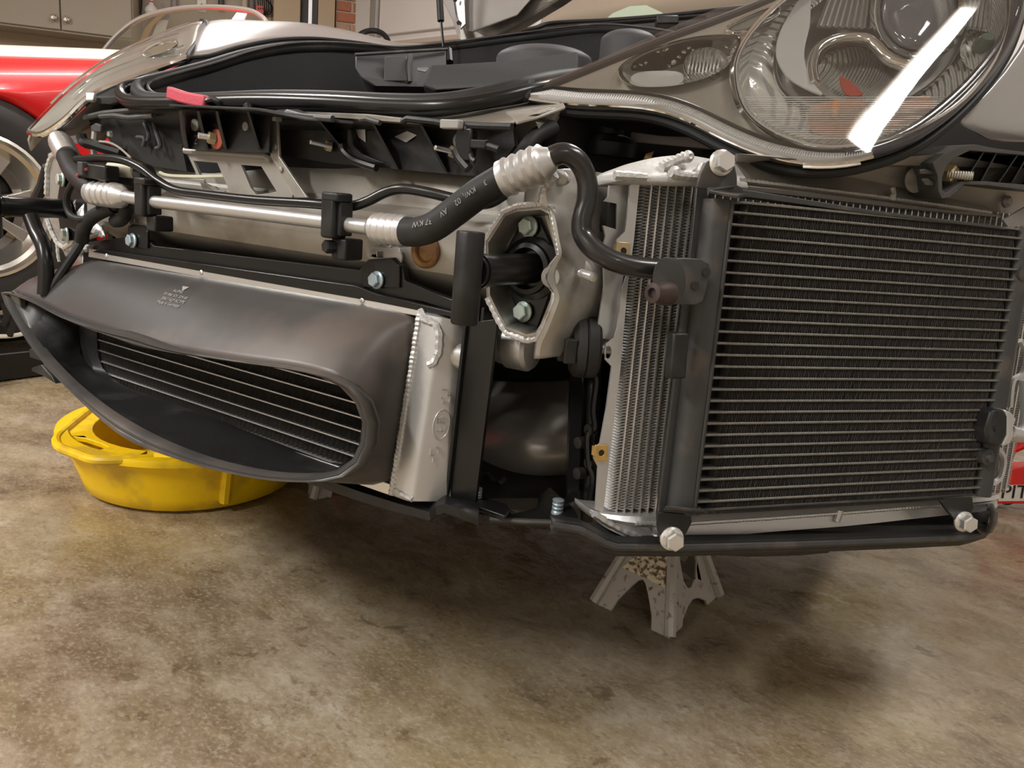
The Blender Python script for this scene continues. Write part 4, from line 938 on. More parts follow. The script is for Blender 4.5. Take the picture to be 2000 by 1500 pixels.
# left strap and the brackets
st = cq([(1362, 360), (1380, 362), (1384, 385), (1378, 470), (1366, 490), (1362, 530), (1352, 640), (1330, 800), (1318, 900), (1308, 1010), (1286, 1010), (1300, 880), (1320, 720), (1335, 590), (1350, 480)], .0)
M().plate(st, -CP.n * .006).build('side_strap', DUST, cond, bevel=.001)
b1 = cq([(1362, 366), (1368, 340), (1380, 318), (1398, 306), (1424, 308), (1436, 325), (1440, 345), (1440, 368), (1400, 372)], .018)
k1 = M().plate(b1, -CP.n * .005).build('mount_bracket', DUST, cond, bevel=.001)
M().plate([CP.at(1380, 372, .020), CP.at(1440, 368, .020), CP.at(1466, 384, .0), CP.at(1440, 388, .040), CP.at(1384, 378, .040)], -CP.v * .004).build('bracket_shelf', DUST, k1, bevel=.0008)
b2 = cq([(1284, 1002), (1300, 1000), (1350, 1006), (1352, 1020), (1342, 1040), (1326, 1062), (1300, 1060), (1286, 1036)], .022)
k2 = M().plate(b2, -CP.n * .005).build('mount_bracket', BLACK, cond, bevel=.001)
M().plate([CP.at(1296, 1000, .02), CP.at(1350, 1008, .016), CP.at(1378, 1004, .006), CP.at(1376, 1000, .032), CP.at(1300, 994, .036)], -CP.v * .004).build('bracket_shelf', DUST, k2, bevel=.0008)
b3 = cq([(1836, 978), (1900, 972), (1902, 992), (1894, 1010), (1888, 1026), (1870, 1020), (1852, 1000)], .022)
k3 = M().plate(b3, -CP.n * .005).build('mount_bracket', BLACK, cond, bevel=.001)
for px, py, k, r, w_ in ((1412, 317, k1, .0125, 1), (1315, 1050, k2, .0125, 1), (1885, 1017, k3, .0125, 1)):
    bolt(CP.at(px - 4, py + 1, .0225 if k is not k1 else .0185), CP.n + CP.u * -.25 * 0 - V((0, .25, 0)), r, k, STEEL, h=.016, label='bright steel flange bolt')
M().plate(cq([(1440, 368), (1500, 377), (1700, 410), (1965, 443), (1965, 449), (1700, 418), (1500, 390), (1440, 382)], .012), -CP.n * .02).build('top_shroud_strip', DUST, cond, bevel=.001)
# right lower connection: black block, alloy collar, pipe
M().plate(cq([(1938, 802), (1962, 800), (1970, 812), (1968, 850), (1955, 872), (1930, 868), (1926, 840)], .030), -CP.n * .03).build('pipe_block', BLACK, cond, bevel=.004)
M().plate(cq([(1964, 800), (1976, 806), (1986, 820), (1980, 835), (1982, 852), (1972, 870), (1958, 872), (1968, 850)], .03), -CP.n * .03).build('pipe_collar', ALU_SAT, cond, bevel=.003)
M().tube(spline(cq([(1970, 845), (1996, 848), (2010, 820), (2008, 740)], .02), 5), .012, 14).build('outlet_pipe', ALU_SAT, cond)
M().lathe(CP.at(1928, 893, .018), CP.n, [(-.01, .012), (.002, .012), (.003, .007), (.008, .006)], 16).build('round_stud', DUST, cond)
for px, py in ((1947, 838), (1933, 858)): M().lathe(CP.at(px, py, .0315), CP.n, [(-.002, .004), (.0008, .004)], 12).build('block_hole', CAVITY, cond)
for px, py in ((1998, 535),): M().lathe(CP.at(px, py, .012), CP.n, [(-.01, .012), (.004, .012), (.006, .007)], 16).build('round_stud', DUST, cond)

# black air guide tray below the pack with a rolled front edge
UT = [((1078, 1026), .0), ((1132, 1034), .0), ((1150, 1042), .002), ((1192, 1068), .006), ((1330, 1069), .006), ((1560, 1063), .006), ((1780, 1055), .006), ((1885, 1050), .006), ((1930, 1036), .002)]
ue = [CP.at(*p, o) for p, o in UT]
gd_ = M().grid([[p - CP.v * .010 - CP.n * .008, p - CP.v * .006, p + CP.v * .004, p + CP.v * .012 - CP.n * .004, p + CP.v * .013 - CP.n * .02] for p in resample(ue, 40)]).build('air_guide', BLACK, car, solid=.004, smooth=60, label='black plastic air guide under the side radiator')
M().tube(resample(ue, 40), .0055, 8).build('rolled_edge', DUST, gd_)
M().plate([CP.at(1140, 1036, -.003), CP.at(1195, 1064, .002), CP.at(1885, 1047, .002), CP.at(1928, 1028, .0), CP.at(1938, 985, -.10), CP.at(1500, 1012, -.115), CP.at(1150, 1022, -.07)], CP.v * .003).build('guide_floor', CAVITY, gd_, smooth=0)
M().grid([[CP.at(x + dx, y, o) for dx, o in ((-8, .03), (0, .0), (4, -.06))] for x, y in ((1936, 984), (1944, 1000), (1942, 1020), (1932, 1040))]).build('guide_side', BLACK, gd_, solid=.003)
M().plate([CP.at(1905, 1030, .012), CP.at(1922, 1024, .012), CP.at(1938, 1030, .01), CP.at(1920, 1046, .014)], -CP.n * .01).build('guide_corner', DUST, gd_, bevel=.002)
M().plate([CP.at(1400, 1076, -.004), CP.at(1620, 1072, -.004), CP.at(1560, 1078, -.06), CP.at(1460, 1080, -.06)], CP.v * .006).build('guide_lower', BLACK, gd_)

# =================================================================== air conditioning lines
p_al = [Q(215, 379, .795), Q(300, 394, .795), Q(500, 417, .795), Q(640, 434, .795), Q(742, 447, .795)]
pipe = M().tube(p_al, .0105, 16).build('coolant_pipe', ALU_SAT, car, label='bare aluminium pipe across the nose')
def ferrule(a, b, r, par, n=4, flip=False):
    d = b - a; L_ = d.length; pr = [(0, r * .80), (.0, r)]
    for i in range(n): pr += [(L_ * (.06 + .7 * (i + .1) / n), r * 1.0), (L_ * (.06 + .7 * (i + .45) / n), r * 1.06), (L_ * (.06 + .7 * (i + .8) / n), r * .93)]
    pr += [(L_ * .80, r), (L_ * .86, r * .78), (L_ * .97, r * .62), (L_, r * .5)]
    return M().lathe(a, d, pr, 24).build('crimp_ferrule', ALU_SAT, par, smooth=30, label='ribbed aluminium crimp ferrule')
ferrule(Q(796, 452, .79), Q(722, 444, .795), .0205, pipe)
ferrule(Q(181, 377, .80), Q(246, 384, .795), .0215, pipe)
hs = spline([Q(790, 452, .79), Q(815, 453, .785), Q(848, 442, .782), Q(890, 412, .785), Q(935, 378, .79), Q(985, 348, .80)], 8)
ho = M().tube(hs, .0188, 22).build('rubber_hose', RUBBER, car, label='thick black rubber hose with white print')
f2 = ferrule(Q(982, 350, .80), Q(1082, 309, .81), .0225, ho, 4)
def hose_word(px, py, px2, py2, txt, sz):
    a, b = Q(px, py, .755), Q(px2, py2, .755)
    # lift onto the hose skin
    ctr = min(hs, key=lambda p: (p - a).length); r_ = EYE - ctr
    t_ = (b - a).normalized(); n_ = (r_ - t_ * r_.dot(t_)).normalized(); n_ = (n_ + UPZ * .45).normalized(); n_ = (n_ - t_ * n_.dot(t_)).normalized()
    words(txt, ctr + n_ * .0192, -t_, -(n_.cross(t_)).normalized() if (n_.cross(t_)).z > 0 else n_.cross(t_).normalized(), sz, PRINT2, ho, 'hose_print', .0002)
hose_word(812, 442, 832, 438, '37 KW', .011)
hose_word(862, 424, 876, 414, 'AV', .010)
hose_word(890, 400, 905, 389, '02', .010)
hose_word(912, 384, 928, 373, 'KW/(W', .009)
hose_word(945, 362, 955, 355, '37', .009)
hh = spline([Q(192, 376, .80), Q(170, 362, .805), Q(145, 335, .82), Q(132, 308, .84), Q(126, 292, .86)], 8)
ho2 = M().tube(hh, .0195, 20).build('rubber_hose', RUBBER, car, label='short black rubber hose at the far side')
ferrule(Q(133, 306, .84), Q(113, 268, .865), .0215, ho2)
M().tube([Q(116, 276, .86), Q(108, 262, .87), Q(105, 250, .88)], .010, 10).build('hose_end', BLACK, ho2)
# black hard line that dips down to the block
hlp = spline([Q(1058, 320, .81), Q(1078, 306, .812), Q(1104, 300, .82), Q(1130, 316, .83), Q(1146, 350, .838), Q(1146, 390, .838), Q(1136, 430, .832), Q(1140, 462, .83), Q(1166, 492, .83), Q(1210, 514, .84), Q(1262, 524, .86), Q(1312, 527, .885)], 7)
hl_ = M().tube(hlp, .0125, 18).build('hard_line', mat('coated_steel_line', (.035, .033, .033), .28, .5, .1, 10, coat=.3), car, label='dark gunmetal bent hard line')
# black thin line over the pipe
M().tube(spline([Q(149, 312, .80), Q(190, 309, .80), Q(235, 312, .80), Q(275, 328, .80), Q(310, 354, .80), Q(345, 372, .80), Q(400, 380, .80), Q(500, 391, .80), Q(600, 397, .80), Q(660, 402, .805), Q(690, 402, .81), Q(720, 392, .815), Q(755, 375, .82), Q(790, 369, .82), Q(840, 377, .825), Q(900, 391, .83), Q(950, 398, .85), Q(985, 380, .87)], 7), .0072, 14).build('brake_line', GLOSS, car, label='thin glossy black line with small print')
M().tube(spline([Q(970, 375, .90), Q(1000, 340, .90), Q(1022, 298, .91), Q(1045, 268, .93), Q(1080, 250, .97)], 6), .011, 14).build('rubber_line', RUBBER, car)
# clips
def clip(px, py, y, tall, bl):
    o = Q(px, py, y)
    c = M().box(o, (XV, UPZ, YV), (.0125, tall, .014)).build('pipe_clip', BLACK, car, bevel=.004, label='black plastic pipe clip')
    M().box(o + V((.005, .0, tall * .95)), (XV, UPZ, YV), (.016, .006, .015)).build('clip_latch', BLACK, c, bevel=.003)
    M().box(o + V((.015, .006, -tall * .05)), (XV, UPZ, YV), (.004, tall * .8, .012)).build('clip_hinge', BLACK, c, bevel=.002)
    if bl:
        M().box(o + V((.010, .018, -tall - .014)), (XV, UPZ, YV), (.014, .015, .018)).build('clip_base', BLACK, c, bevel=.003)
        bolt(o + V((.0, .002, -tall - .012)), (-.2, -1, 0), .0095, c, BLACK, h=.014, washer=False)
    else:
        M().box(o + V((.012, .018, -tall - .010)), (XV, UPZ, YV), (.013, .013, .018)).build('clip_base', BLACK, c, bevel=.003)
    return c
clip(284, 388, .790, .030, False); clip(652, 424, .785, .029, True)
M().tube(spline([Q(200, 402, .82), Q(222, 400, .815), Q(240, 396, .82), Q(246, 410, .82), Q(238, 428, .82), Q(225, 432, .83)], 5), .012, 12).build('rubber_grommet', RUBBER, car)
M().tube(spline([Q(222, 404, .815), Q(190, 418, .81), Q(172, 432, .81), Q(162, 452, .81), Q(160, 470, .815)], 5), .0125, 12).build('wiring_sleeve', RUBBER, car)
M().tube(spline([Q(150, 345, .80), Q(133, 375, .80), Q(130, 400, .80), Q(138, 420, .80), Q(155, 428, .80), Q(172, 426, .805)], 6), .0065, 10).build('wiring_sleeve', RUBBER, car)
cn = M().box(Q(195, 336, .80), (Q(225, 340, .80) - Q(165, 332, .80), YV, UPZ), (.040, .014, .013)).build('wiring_connector', BLACK, car, bevel=.003)
M().box(Q(168, 330, .79), (XV, UPZ, YV), (.008, .012, .012)).build('connector_clip', GREYP, cn, bevel=.002)
M().tube([Q(170, 330, .785), Q(158, 336, .785), Q(151, 343, .79)], .003, 6).build('red_wire', mat('red_wire_skin', (.5, .08, .06), .5), cn)
M().tube([Q(222, 330, .84), Q(270, 334, .84)], .016, 16).build('sensor_body', CREAM, car, label='cream plastic sensor body')
M().tube([Q(222, 348, .85), Q(285, 352, .85)], .018, 16).build('dark_housing', BLACK, car)
M().lathe(Q(274, 340, .825), XV, [(0, .016), (.004, .018), (.008, .016), (.012, .018), (.016, .016), (.020, .018), (.024, .016)], 18).build('ribbed_knob', BLACK, car)
M().tube(spline([Q(312, 337, .86), Q(330, 343, .86), Q(380, 345, .86), Q(440, 344, .88)], 5), .003, 6).build('cable', CREAM, car)
M().tube(spline([Q(312, 340, .86), Q(340, 347, .86), Q(400, 352, .86)], 5), .002, 6).build('cable', STEEL, car)
# drooping hoses at the far left
M().tube(spline([Q(60, 425, .77), Q(72, 455, .765), Q(84, 480, .76), Q(90, 520, .755), Q(88, 575, .75)], 6), .014, 12).build('drain_hose', GLOSS, car, label='glossy black hose at the far corner')
M().tube(spline([Q(160, 470, .815), Q(145, 495, .80), Q(125, 525, .78), Q(103, 560, .76), Q(94, 580, .755)], 6), .0085, 10).build('drain_hose', RUBBER, car)
M().tube([Q(94, 326, .90), Q(84, 360, .90), Q(70, 390, .90)], .012, 10).build('drain_hose', RUBBER, car)
# =================================================================== bumper carrier, latch bracket, seal, boot
def webs(pts, y, d, name, material, par, **k): return M().plate(q(pts, y), YV * d).build(name, material, par, smooth=0, **k)
bc = webs([(350, 214), (528, 222), (525, 298), (440, 296), (360, 290), (352, 250)], .852, .006, 'bumper_bracket', BLACK, car, label='black plastic bumper bracket with triangular ribs')
M().plate([Q(330, 208, .83), Q(500, 216, .80), Q(600, 236, .83), Q(690, 243, .86), Q(690, 238, .90), Q(520, 214, .90), Q(350, 206, .90)], UPZ * .004).build('top_flange', BLACK, bc, bevel=.001)
for x0, x1 in ((348, 366), (382, 404), (418, 440), (478, 505)):  # triangular ribs standing forward
    M().plate([Q(x0, 217, .845), Q(x0 + 4, 217, .815), Q(x1, 290, .848), Q(x1 - 4, 290, .853)], XV * .004).build('rib', BLACK, bc, smooth=0)
M().lathe(Q(381, 244, .851), -YV, [(-.001, .010), (.0015, .010)], 16).build('slot', PRIMER, bc); M().lathe(Q(480, 247, .851), -YV, [(-.001, .007), (.0015, .007)], 14).build('slot', PRIMER_D, bc)
words('2', Q(383, 274, .851), XV, UPZ, .022, GREYP, bc, 'moulded_number', .001)
M().lathe(Q(424, 272, .85), -YV, [(-.004, .016), (.002, .016), (.003, .011)], 20).build('red_washer', mat('red_primer', (.42, .10, .06), .5, 0, .2, 60), bc)
nt_ = M().lathe(Q(419, 270, .848), V((-.35, -1, .05)), [(0, .0105), (.010, .0105), (.011, .008)], 6).build('nut', GOLD, bc, smooth=25)
stud(Q(414, 269, .842), (-.35, -1, .05), .0052, .022, bc, STEEL)
# right part of the carrier: recessed black panel with ribs and windows
rb_ = M().plate(q([(548, 232), (760, 240), (1002, 250), (1005, 285), (960, 345), (900, 342), (640, 318), (550, 303)], .905), YV * .006,
   [q([(790, 268), (796, 263), (814, 268), (800, 278)][::-1], .905)]).build('bumper_bracket', BLACK, car, smooth=0, label='black plastic bumper bracket beside the hose')
M().plate(q([(694, 252), (713, 252), (714, 278), (700, 268)], .903), YV * .001).build('window', SILVER, rb_, smooth=0); M().plate(q([(770, 267), (795, 256), (814, 264), (793, 278)], .903), YV * .001).build('window', SILVER, rb_, smooth=0)
for x0, y0, x1, y1 in ((622, 235, 668, 290), (728, 242, 776, 330), (822, 246, 870, 335)):
    M().plate([Q(x0, y0, .905), Q(x0 - 2, y0, .862), Q(x1 - 2, y1, .897), Q(x1, y1, .905)], XV * .005).build('rib', BLACK, rb_, smooth=0)
M().tube(spline(q([(668, 282), (672, 296), (690, 312), (716, 322), (735, 328)], .885), 5), .006, 8).build('guide_hook', GLOSS, rb_)
M().plate(q([(678, 250), (686, 250), (688, 280), (706, 300), (750, 318), (720, 320), (690, 306), (678, 286)], .89), YV * .01).build('cable_guide', BLACK, rb_, bevel=.002)
for px, py, px2 in ((632, 278, 640), (874, 290, 884)):
    M().lathe(Q(px2 + 6, py + 8, .90), (-.4, -1, .1), [(0, .0085), (.008, .0085)], 6).build('nut', GOLD, rb_, smooth=25)
    stud(Q(px2 + 6, py + 8, .895), (-.4, -1, .1), .0036, .034, rb_, STEEL)
# thin plastic edges and flaps along the top
M().tube(q([(786, 238), (796, 232), (850, 238), (880, 243), (935, 246), (1000, 248)], .87), .005, 8).build('plastic_edge', BLACK, rb_)
M().tube(q([(560, 220), (590, 228), (650, 232)], .84), .005, 8).build('plastic_edge', DUST, rb_)
M().tube(q([(703, 234), (716, 232), (742, 240)], .85), .004, 8).build('plastic_edge', DUST, rb_)
M().plate(q([(540, 214), (580, 213), (610, 226), (600, 232), (545, 226)], .85), YV * .006).build('flap', DUST, rb_, bevel=.001)
sn = M().box(Q(882, 243, .86), (XV, YV, UPZ), (.016, .006, .006)).build('cable_end', PRINT, rb_, bevel=.002)
for pts, r in (([(905, 245), (912, 258), (906, 270), (915, 285), (920, 308), (928, 315)], .004), ([(900, 246), (896, 260), (890, 276), (896, 292)], .004), ([(890, 292), (898, 310), (915, 330)], .007), ([(925, 280), (950, 284), (975, 292)], .005)):
    M().tube(spline(q(pts, .868), 4), r, 8).build('wire_clip', DUST if r < .005 else BLACK, sn)
M().box(Q(910, 283, .872), (XV, YV, UPZ), (.014, .008, .022)).build('clip_body', GLOSS, sn, bevel=.003); M().box(Q(938, 282, .868), (XV, YV, UPZ), (.013, .006, .006)).build('clip_body', BLACK, sn, bevel=.002)
# left black part: shadowed web, hooks
lw = M().plate(q([(168, 232), (260, 216), (350, 212), (356, 290), (365, 335), (300, 325), (245, 300), (225, 290), (205, 262)], .91), YV * .006).build('bumper_bracket', CAVITY, car, smooth=0, label='black bumper bracket at the far side')
M().tube(q([(166, 230), (200, 222), (262, 216), (340, 212)], .885), .006, 8).build('plastic_edge', DUST, lw)
M().tube(q([(196, 228), (222, 226), (255, 230), (300, 226)], .87), .005, 8).build('plastic_edge', DUST, lw)
for pts in ([(282, 240), (290, 262), (288, 275)], [(300, 240), (306, 262), (313, 285), (305, 290)], [(268, 268), (282, 270), (280, 285)]): M().tube(spline(q(pts, .895), 4), .004, 8).build('hook', GREYP, lw)
M().tube(spline(q([(158, 264), (164, 278), (180, 282), (205, 290), (240, 300)], .86), 4), .010, 8).build('bent_arm', GLOSS, lw)
M().tube(spline(q([(194, 276), (215, 279), (235, 290), (255, 308)], .855), 4), .0022, 6).build('release_wire', STEEL, lw, label='bright steel release wire')
M().tube(q([(186, 250), (182, 290), (184, 305)], .872), .006, 8).build('bright_rod', ALU_SAT, lw); M().lathe(Q(217, 262, .88), -YV, [(0, .006), (.006, .005)], 10).build('bright_pin', STEEL, lw)
M().plate(q([(196, 244), (186, 240), (176, 246), (178, 256), (196, 258)], .865), YV * .008).build('small_block', GREYP, lw, bevel=.002)
# silver-grey latch bracket under it with two windows, and the strut that runs down to the right
o_ = q([(362, 292), (524, 300), (534, 312), (552, 344), (572, 380), (566, 394), (500, 384), (440, 386), (420, 378), (398, 374)], .875)
h1 = q([(377, 314), (424, 318), (447, 372), (428, 374), (418, 364), (402, 360), (394, 352)], .875); h2 = q([(470, 322), (510, 325), (540, 374), (524, 378), (500, 380), (490, 368)], .875)
lb = M().plate(o_, YV * .006, [h1, h2]).build('latch_bracket', PRIMER, car, bevel=.0015, smooth=0, label='grey steel latch bracket with two windows')
M().tube(q([(362, 294), (440, 299), (520, 305), (530, 312)], .872), .006, 8).build('folded_edge', PRIMER, lb)
M().tube(q([(402, 360), (414, 366), (426, 374), (440, 376)], .873), .003, 6).build('folded_edge', ALU_SAT, lb)
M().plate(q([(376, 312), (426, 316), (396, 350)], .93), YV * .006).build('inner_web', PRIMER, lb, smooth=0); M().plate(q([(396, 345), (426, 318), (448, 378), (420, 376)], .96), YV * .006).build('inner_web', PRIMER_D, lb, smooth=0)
webs([(468, 318), (515, 320), (548, 382), (495, 384)], 1.0, .01, 'dark_backing', CAVITY, lb)
for px, py in ((504, 325), (524, 369)): M().lathe(Q(px, py, .95), -YV, [(0, .010), (.006, .008), (.008, .002)], 12).build('rubber_stop', CREAM, lb)
sv = M().plate(q([(523, 234), (541, 236), (545, 306), (575, 350), (600, 386), (575, 386), (552, 346), (528, 306)], .868), YV * .005).build('latch_strut', PRIMER, car, bevel=.001, smooth=0, label='grey steel latch strut')
for px, py in ((537, 286), (549, 331)): M().lathe(Q(px, py, .867), -YV, [(0, .005), (.002, .004), (.003, .001)], 10).build('weld_spot', PRIMER, sv)
M().box(Q(531, 233, .862), (XV, YV, UPZ), (.016, .006, .003)).build('folded_tip', SILVER, sv)
# far end closing sheet behind the pipes on the left
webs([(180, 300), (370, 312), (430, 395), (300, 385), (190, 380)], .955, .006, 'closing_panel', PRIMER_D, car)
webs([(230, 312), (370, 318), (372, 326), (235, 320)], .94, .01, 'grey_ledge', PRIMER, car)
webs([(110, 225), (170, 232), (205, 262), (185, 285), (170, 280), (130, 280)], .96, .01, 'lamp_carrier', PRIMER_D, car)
# slam panel: pale top sheet under the seal
M().plate([Q(300, 214, .90), Q(520, 215, .868), Q(720, 222, .868), Q(880, 240, .872), Q(1000, 238, .90), Q(1060, 214, .95), Q(1110, 200, 1.0), Q(1040, 185, 1.05), Q(700, 200, 1.0), Q(330, 195, 1.02)], -UPZ * .004).build('slam_panel', PRIMER, car, bevel=.001, label='dusty grey slam panel')
# bent steel end of it under the headlight tip
M().plate([Q(988, 217, .93), Q(1100, 200, .98), Q(1105, 208, .98), Q(1048, 228, .92), Q(1010, 238, .90)], -UPZ * .004).build('bent_tab', PRIMER, car, bevel=.001)
M().plate([Q(1022, 228, .92), Q(1048, 222, .92), Q(1100, 204, .99), Q(1086, 240, 1.0), Q(1052, 254, .93), Q(1046, 238, .92)], YV * .004).build('bent_tab', PRIMER, car, bevel=.001)
M().plate(q([(1010, 240), (1040, 230), (1060, 254), (1030, 300), (1005, 320), (985, 300), (960, 345), (1000, 262)], .95), YV * .006).build('inner_gusset', CAST, car, smooth=0)
# red bonnet release lever with its black link
lv = M().rings([[Q(px, py, .845) + UPZ * a + V((0, b, 0)) for a, b in ((.010, -.006), (.010, .006), (-.010, .008), (-.010, -.008))] for px, py in ((331, 181), (338, 183), (362, 191), (380, 195), (404, 199))]).build('release_lever', REDP, car, bevel=.003, label='faded red bonnet release lever', smooth=40)
M().tube([Q(400, 198, .845), Q(418, 194, .848), Q(426, 200, .85), Q(438, 216, .86)], .0055, 8).build('link', GLOSS, lv)
M().lathe(Q(488, 214, .86), UPZ, [(0, .012), (.006, .011), (.010, .006)], 12).build('rubber_buffer', GLOSS, car)

# ---- rubber seal loop around the boot opening
SEAL = [(272, 170, 1.47), (276, 188, 1.44), (310, 196, 1.40), (400, 196, 1.335), (520, 192, 1.26), (640, 194, 1.19), (760, 200, 1.135), (860, 200, 1.10), (950, 186, 1.10), (1030, 166, 1.13), (1100, 152, 1.22), (1200, 142, 1.35), (1300, 122, 1.56), (1350, 80, 1.88), (1190, 58, 2.08), (1040, 72, 2.14), (900, 90, 2.18), (790, 101, 2.16), (720, 97, 2.08), (640, 92, 1.96), (560, 94, 1.82), (480, 108, 1.70), (400, 132, 1.59), (310, 156, 1.50)]
sl = spline([P(*p) for p in SEAL], 8, True)
seal = M().tube(sl, .0135, 14, closed=True, up=UPZ).build('boot_seal', RUBBER, car, label='black rubber seal around the boot opening', smooth=60)
def shift_seal(dx, dz, scale=1.0):
    c = sum(sl, V()) / len(sl); out = []
    for p in sl:
        d = (p - c); d.z = 0; out.append(p + d.normalized() * dx + UPZ * dz)
    return out
M().tube(shift_seal(-.018, .010), .0030, 8, closed=True).build('seal_lip', DUST, seal)
# outer skirt below the seal at the nose, down to the slam panel
front = [P(*p) for p in SEAL[0:11]]; fr_ = spline(front, 6)
M().grid([[p + UPZ * .004, p - UPZ * .012 + (p - P(640, 130, 1.7)).normalized() * .006, p - UPZ * .030 + V((0, -.004, 0)), p - UPZ * .046 + V((0, .012, 0))] for p in fr_]).build('seal_skirt', BLACK, seal, smooth=60, solid=.004)
# channel behind the seal on the far side and the cowl
M().tube(shift_seal(.030, -.008), .0115, 10, closed=True, up=UPZ).build('seal_channel', GLOSS, seal, smooth=60)
# boot tub: carpeted walls and floor
tub = []
for p in resample(sl, 60, True):
    c = V((-1.05, 1.35, 0)); d = V((p.x, p.y, 0)) - c
    tub.append([p - UPZ * .01 - d * .012, p - UPZ * .09 - d * .06, V((c.x, c.y, 0)) + d * .84 + UPZ * (.72), V((c.x, c.y, 0)) + d * .6 + UPZ * .68, V((c.x, c.y, 0)) + d * .02 + UPZ * .68])
M().rings(list(map(list, zip(*tub))), True, False).build('boot_tub', LINER, car, smooth=40)
# trim box in the boot with lids, a strap catch and grey domes
bx = M().plate([P(693, 108, 1.80), P(872, 96, 1.95), P(872, 160, 1.90), P(860, 170, 1.86), P(730, 168, 1.78), P(705, 150, 1.77), P(693, 130, 1.78)], FW * .10).build('boot_cover', GREYP, car, bevel=.004, label='grey black trim cover inside the boot')
M().plate([P(752, 112, 1.82), P(795, 109, 1.85), P(797, 160, 1.82), P(750, 160, 1.80)], -FW * .006).build('lid', GREYP, bx, bevel=.003)
M().tube([P(803, 108, 1.84), P(800, 130, 1.82), P(801, 160, 1.82)], .006, 8).build('divider_rib', GREYP, bx); M().tube([P(693, 107, 1.79), P(790, 101, 1.86), P(873, 96, 1.94)], .004, 8).build('top_edge', DUST, bx)
M().plate([P(815, 132, 1.72), P(837, 131, 1.74), P(836, 136, 1.74), P(830, 140, 1.73), P(815, 137, 1.72)], FW * .004).build('catch', PRINT, bx)
M().tube([P(876, 98, 1.96), P(878, 122, 1.94)], .010, 8).build('corner_post', BLACK, bx)
M().plate([P(838, 128, 1.66), P(980, 120, 1.70), P(1130, 100, 1.75), P(1130, 160, 1.6), P(850, 175, 1.55), P(825, 165, 1.6)], FW * .05).build('boot_mat', LINER, car, bevel=.006)
def dome(px, py, D, rx, rz, nm):
    c = P(px, py, D); rows = [[c + V((rx * math.cos(t), rx * .8 * math.sin(t), -.12)) for t in [j * math.tau / 26 for j in range(26)]]]
    for k in range(9):
        a = k / 8 * math.pi / 2; rows.append([c + V((rx * math.cos(a) * math.cos(t), rx * .8 * math.cos(a) * math.sin(t), rz * math.sin(a))) for t in [j * math.tau / 26 for j in range(26)]])
    return M().rings(rows).build(nm, GREYP, car, smooth=60)
dome(1062, 118, 1.90, .125, .034, 'grey_dome'); dome(1228, 82, 1.98, .075, .030, 'grey_dome')

# =================================================================== far wing and headlight
topc = [P(*p) for p in ((400, 45, 1.86), (440, 40, 1.90), (510, 42, 2.0), (600, 48, 2.12), (680, 64, 2.24), (740, 82, 2.32), (790, 95, 2.38), (840, 97, 2.42))]
botc = [P(*p) for p in ((372, 116, 1.60), (410, 112, 1.64), (470, 94, 1.72), (545, 80, 1.84), (620, 78, 1.96), (700, 86, 2.08), (770, 96, 2.17), (830, 96, 2.24))]
ta, ba_ = resample(spline(topc, 6), 36), resample(spline(botc, 6), 36); rows = []
for a, b in zip(ta, ba_):
    r = []
    for k in range(9):
        t = k / 8; p = b.lerp(a, t); p.z += .014 * math.sin(t * math.pi); r.append(p)
    for k in (1, 2, 3, 4): r.append(a + V((-.028 * k * k * .6, 0, -.02 - .075 * k)))
    rows.append(r)
M().grid(rows).build('front_wing', SILVER, car, smooth=70, solid=.006, label='silver front wing on the far side')
M().tube([p + UPZ * .004 for p in resample(spline(botc, 6), 36)], .004, 6).build('wing_gap', CAVITY, car)
M().grid([[p - UPZ * .002, p + V((.004, 0, -.05)), p + V((.0, 0, -.16))] for p in [P(240, 172, 1.54), P(310, 142, 1.56)] + resample(spline(botc, 6), 30)]).build('wing_flange', CAVITY, car, smooth=60, solid=.004)
M().plate([P(165, 196, 1.60), P(240, 168, 1.60), P(290, 150, 1.60), P(300, 225, 1.60), P(175, 245, 1.60)], FW * .004).build('wing_closing_plate', CAVITY, car, smooth=0)
HS = mat('headlamp_silver', (.60, .58, .54), .26, .35, .04, 8)
hlT = [P(*p) for p in ((60, 260, 1.60), (100, 215, 1.62), (160, 160, 1.66), (230, 112, 1.71), (310, 72, 1.78), (370, 48, 1.84), (396, 43, 1.86))]
hlB = [P(*p) for p in ((62, 263, 1.60), (88, 266, 1.57), (130, 240, 1.53), (180, 194, 1.52), (250, 162, 1.54), (330, 132, 1.57), (372, 117, 1.60))]
ra, rb2 = resample(spline(hlT, 6), 40), resample(spline(hlB, 6), 40); rows = []
for i, (a, b) in enumerate(zip(ra, rb2)):
    f = math.sin(math.pi * min(1, .1 + i / 40)); rows.append([b.lerp(a, k / 10) + (UPZ * .008 + V((.012, -.016, 0))) * math.sin(k / 10 * math.pi) * f for k in range(11)] + [a + V((-.02, .004, -.014)), a + V((-.035, .015, -.035))])
lrows = rows
hlf = M().grid(rows).build('headlight', HS, car, smooth=70, solid=.004, label='far headlight seen edge on')
M().grid([[p + V((.003, -.006, .006)) for p in r[:11]] for r in rows]).build('lens', glass('clear_lens', (.93, .93, .91), .14, .03), hlf, smooth=70)
for kk, i0_, i1_ in ((3, 14, 38), (7, 10, 36), (9, 6, 38)):
    M().tube([lrows[i][kk] + V((.004, -.008, .007)) for i in range(i0_, i1_)], .0018, 6).build('highlight_streak', CHROME, hlf)  # chrome arcs added as highlight streaks along the flat lens
rim_ = [P(px, py, 1.56 + (px - 60) * .0003) for px, py in ((290, 119), (298, 108), (318, 98), (340, 93), (354, 95), (352, 104), (335, 112), (312, 119))]
M().tube(spline([p + V((0, -.012, .012)) for p in rim_], 4, True), .0035, 8, closed=True).build('lamp_ring', CHROME, hlf)
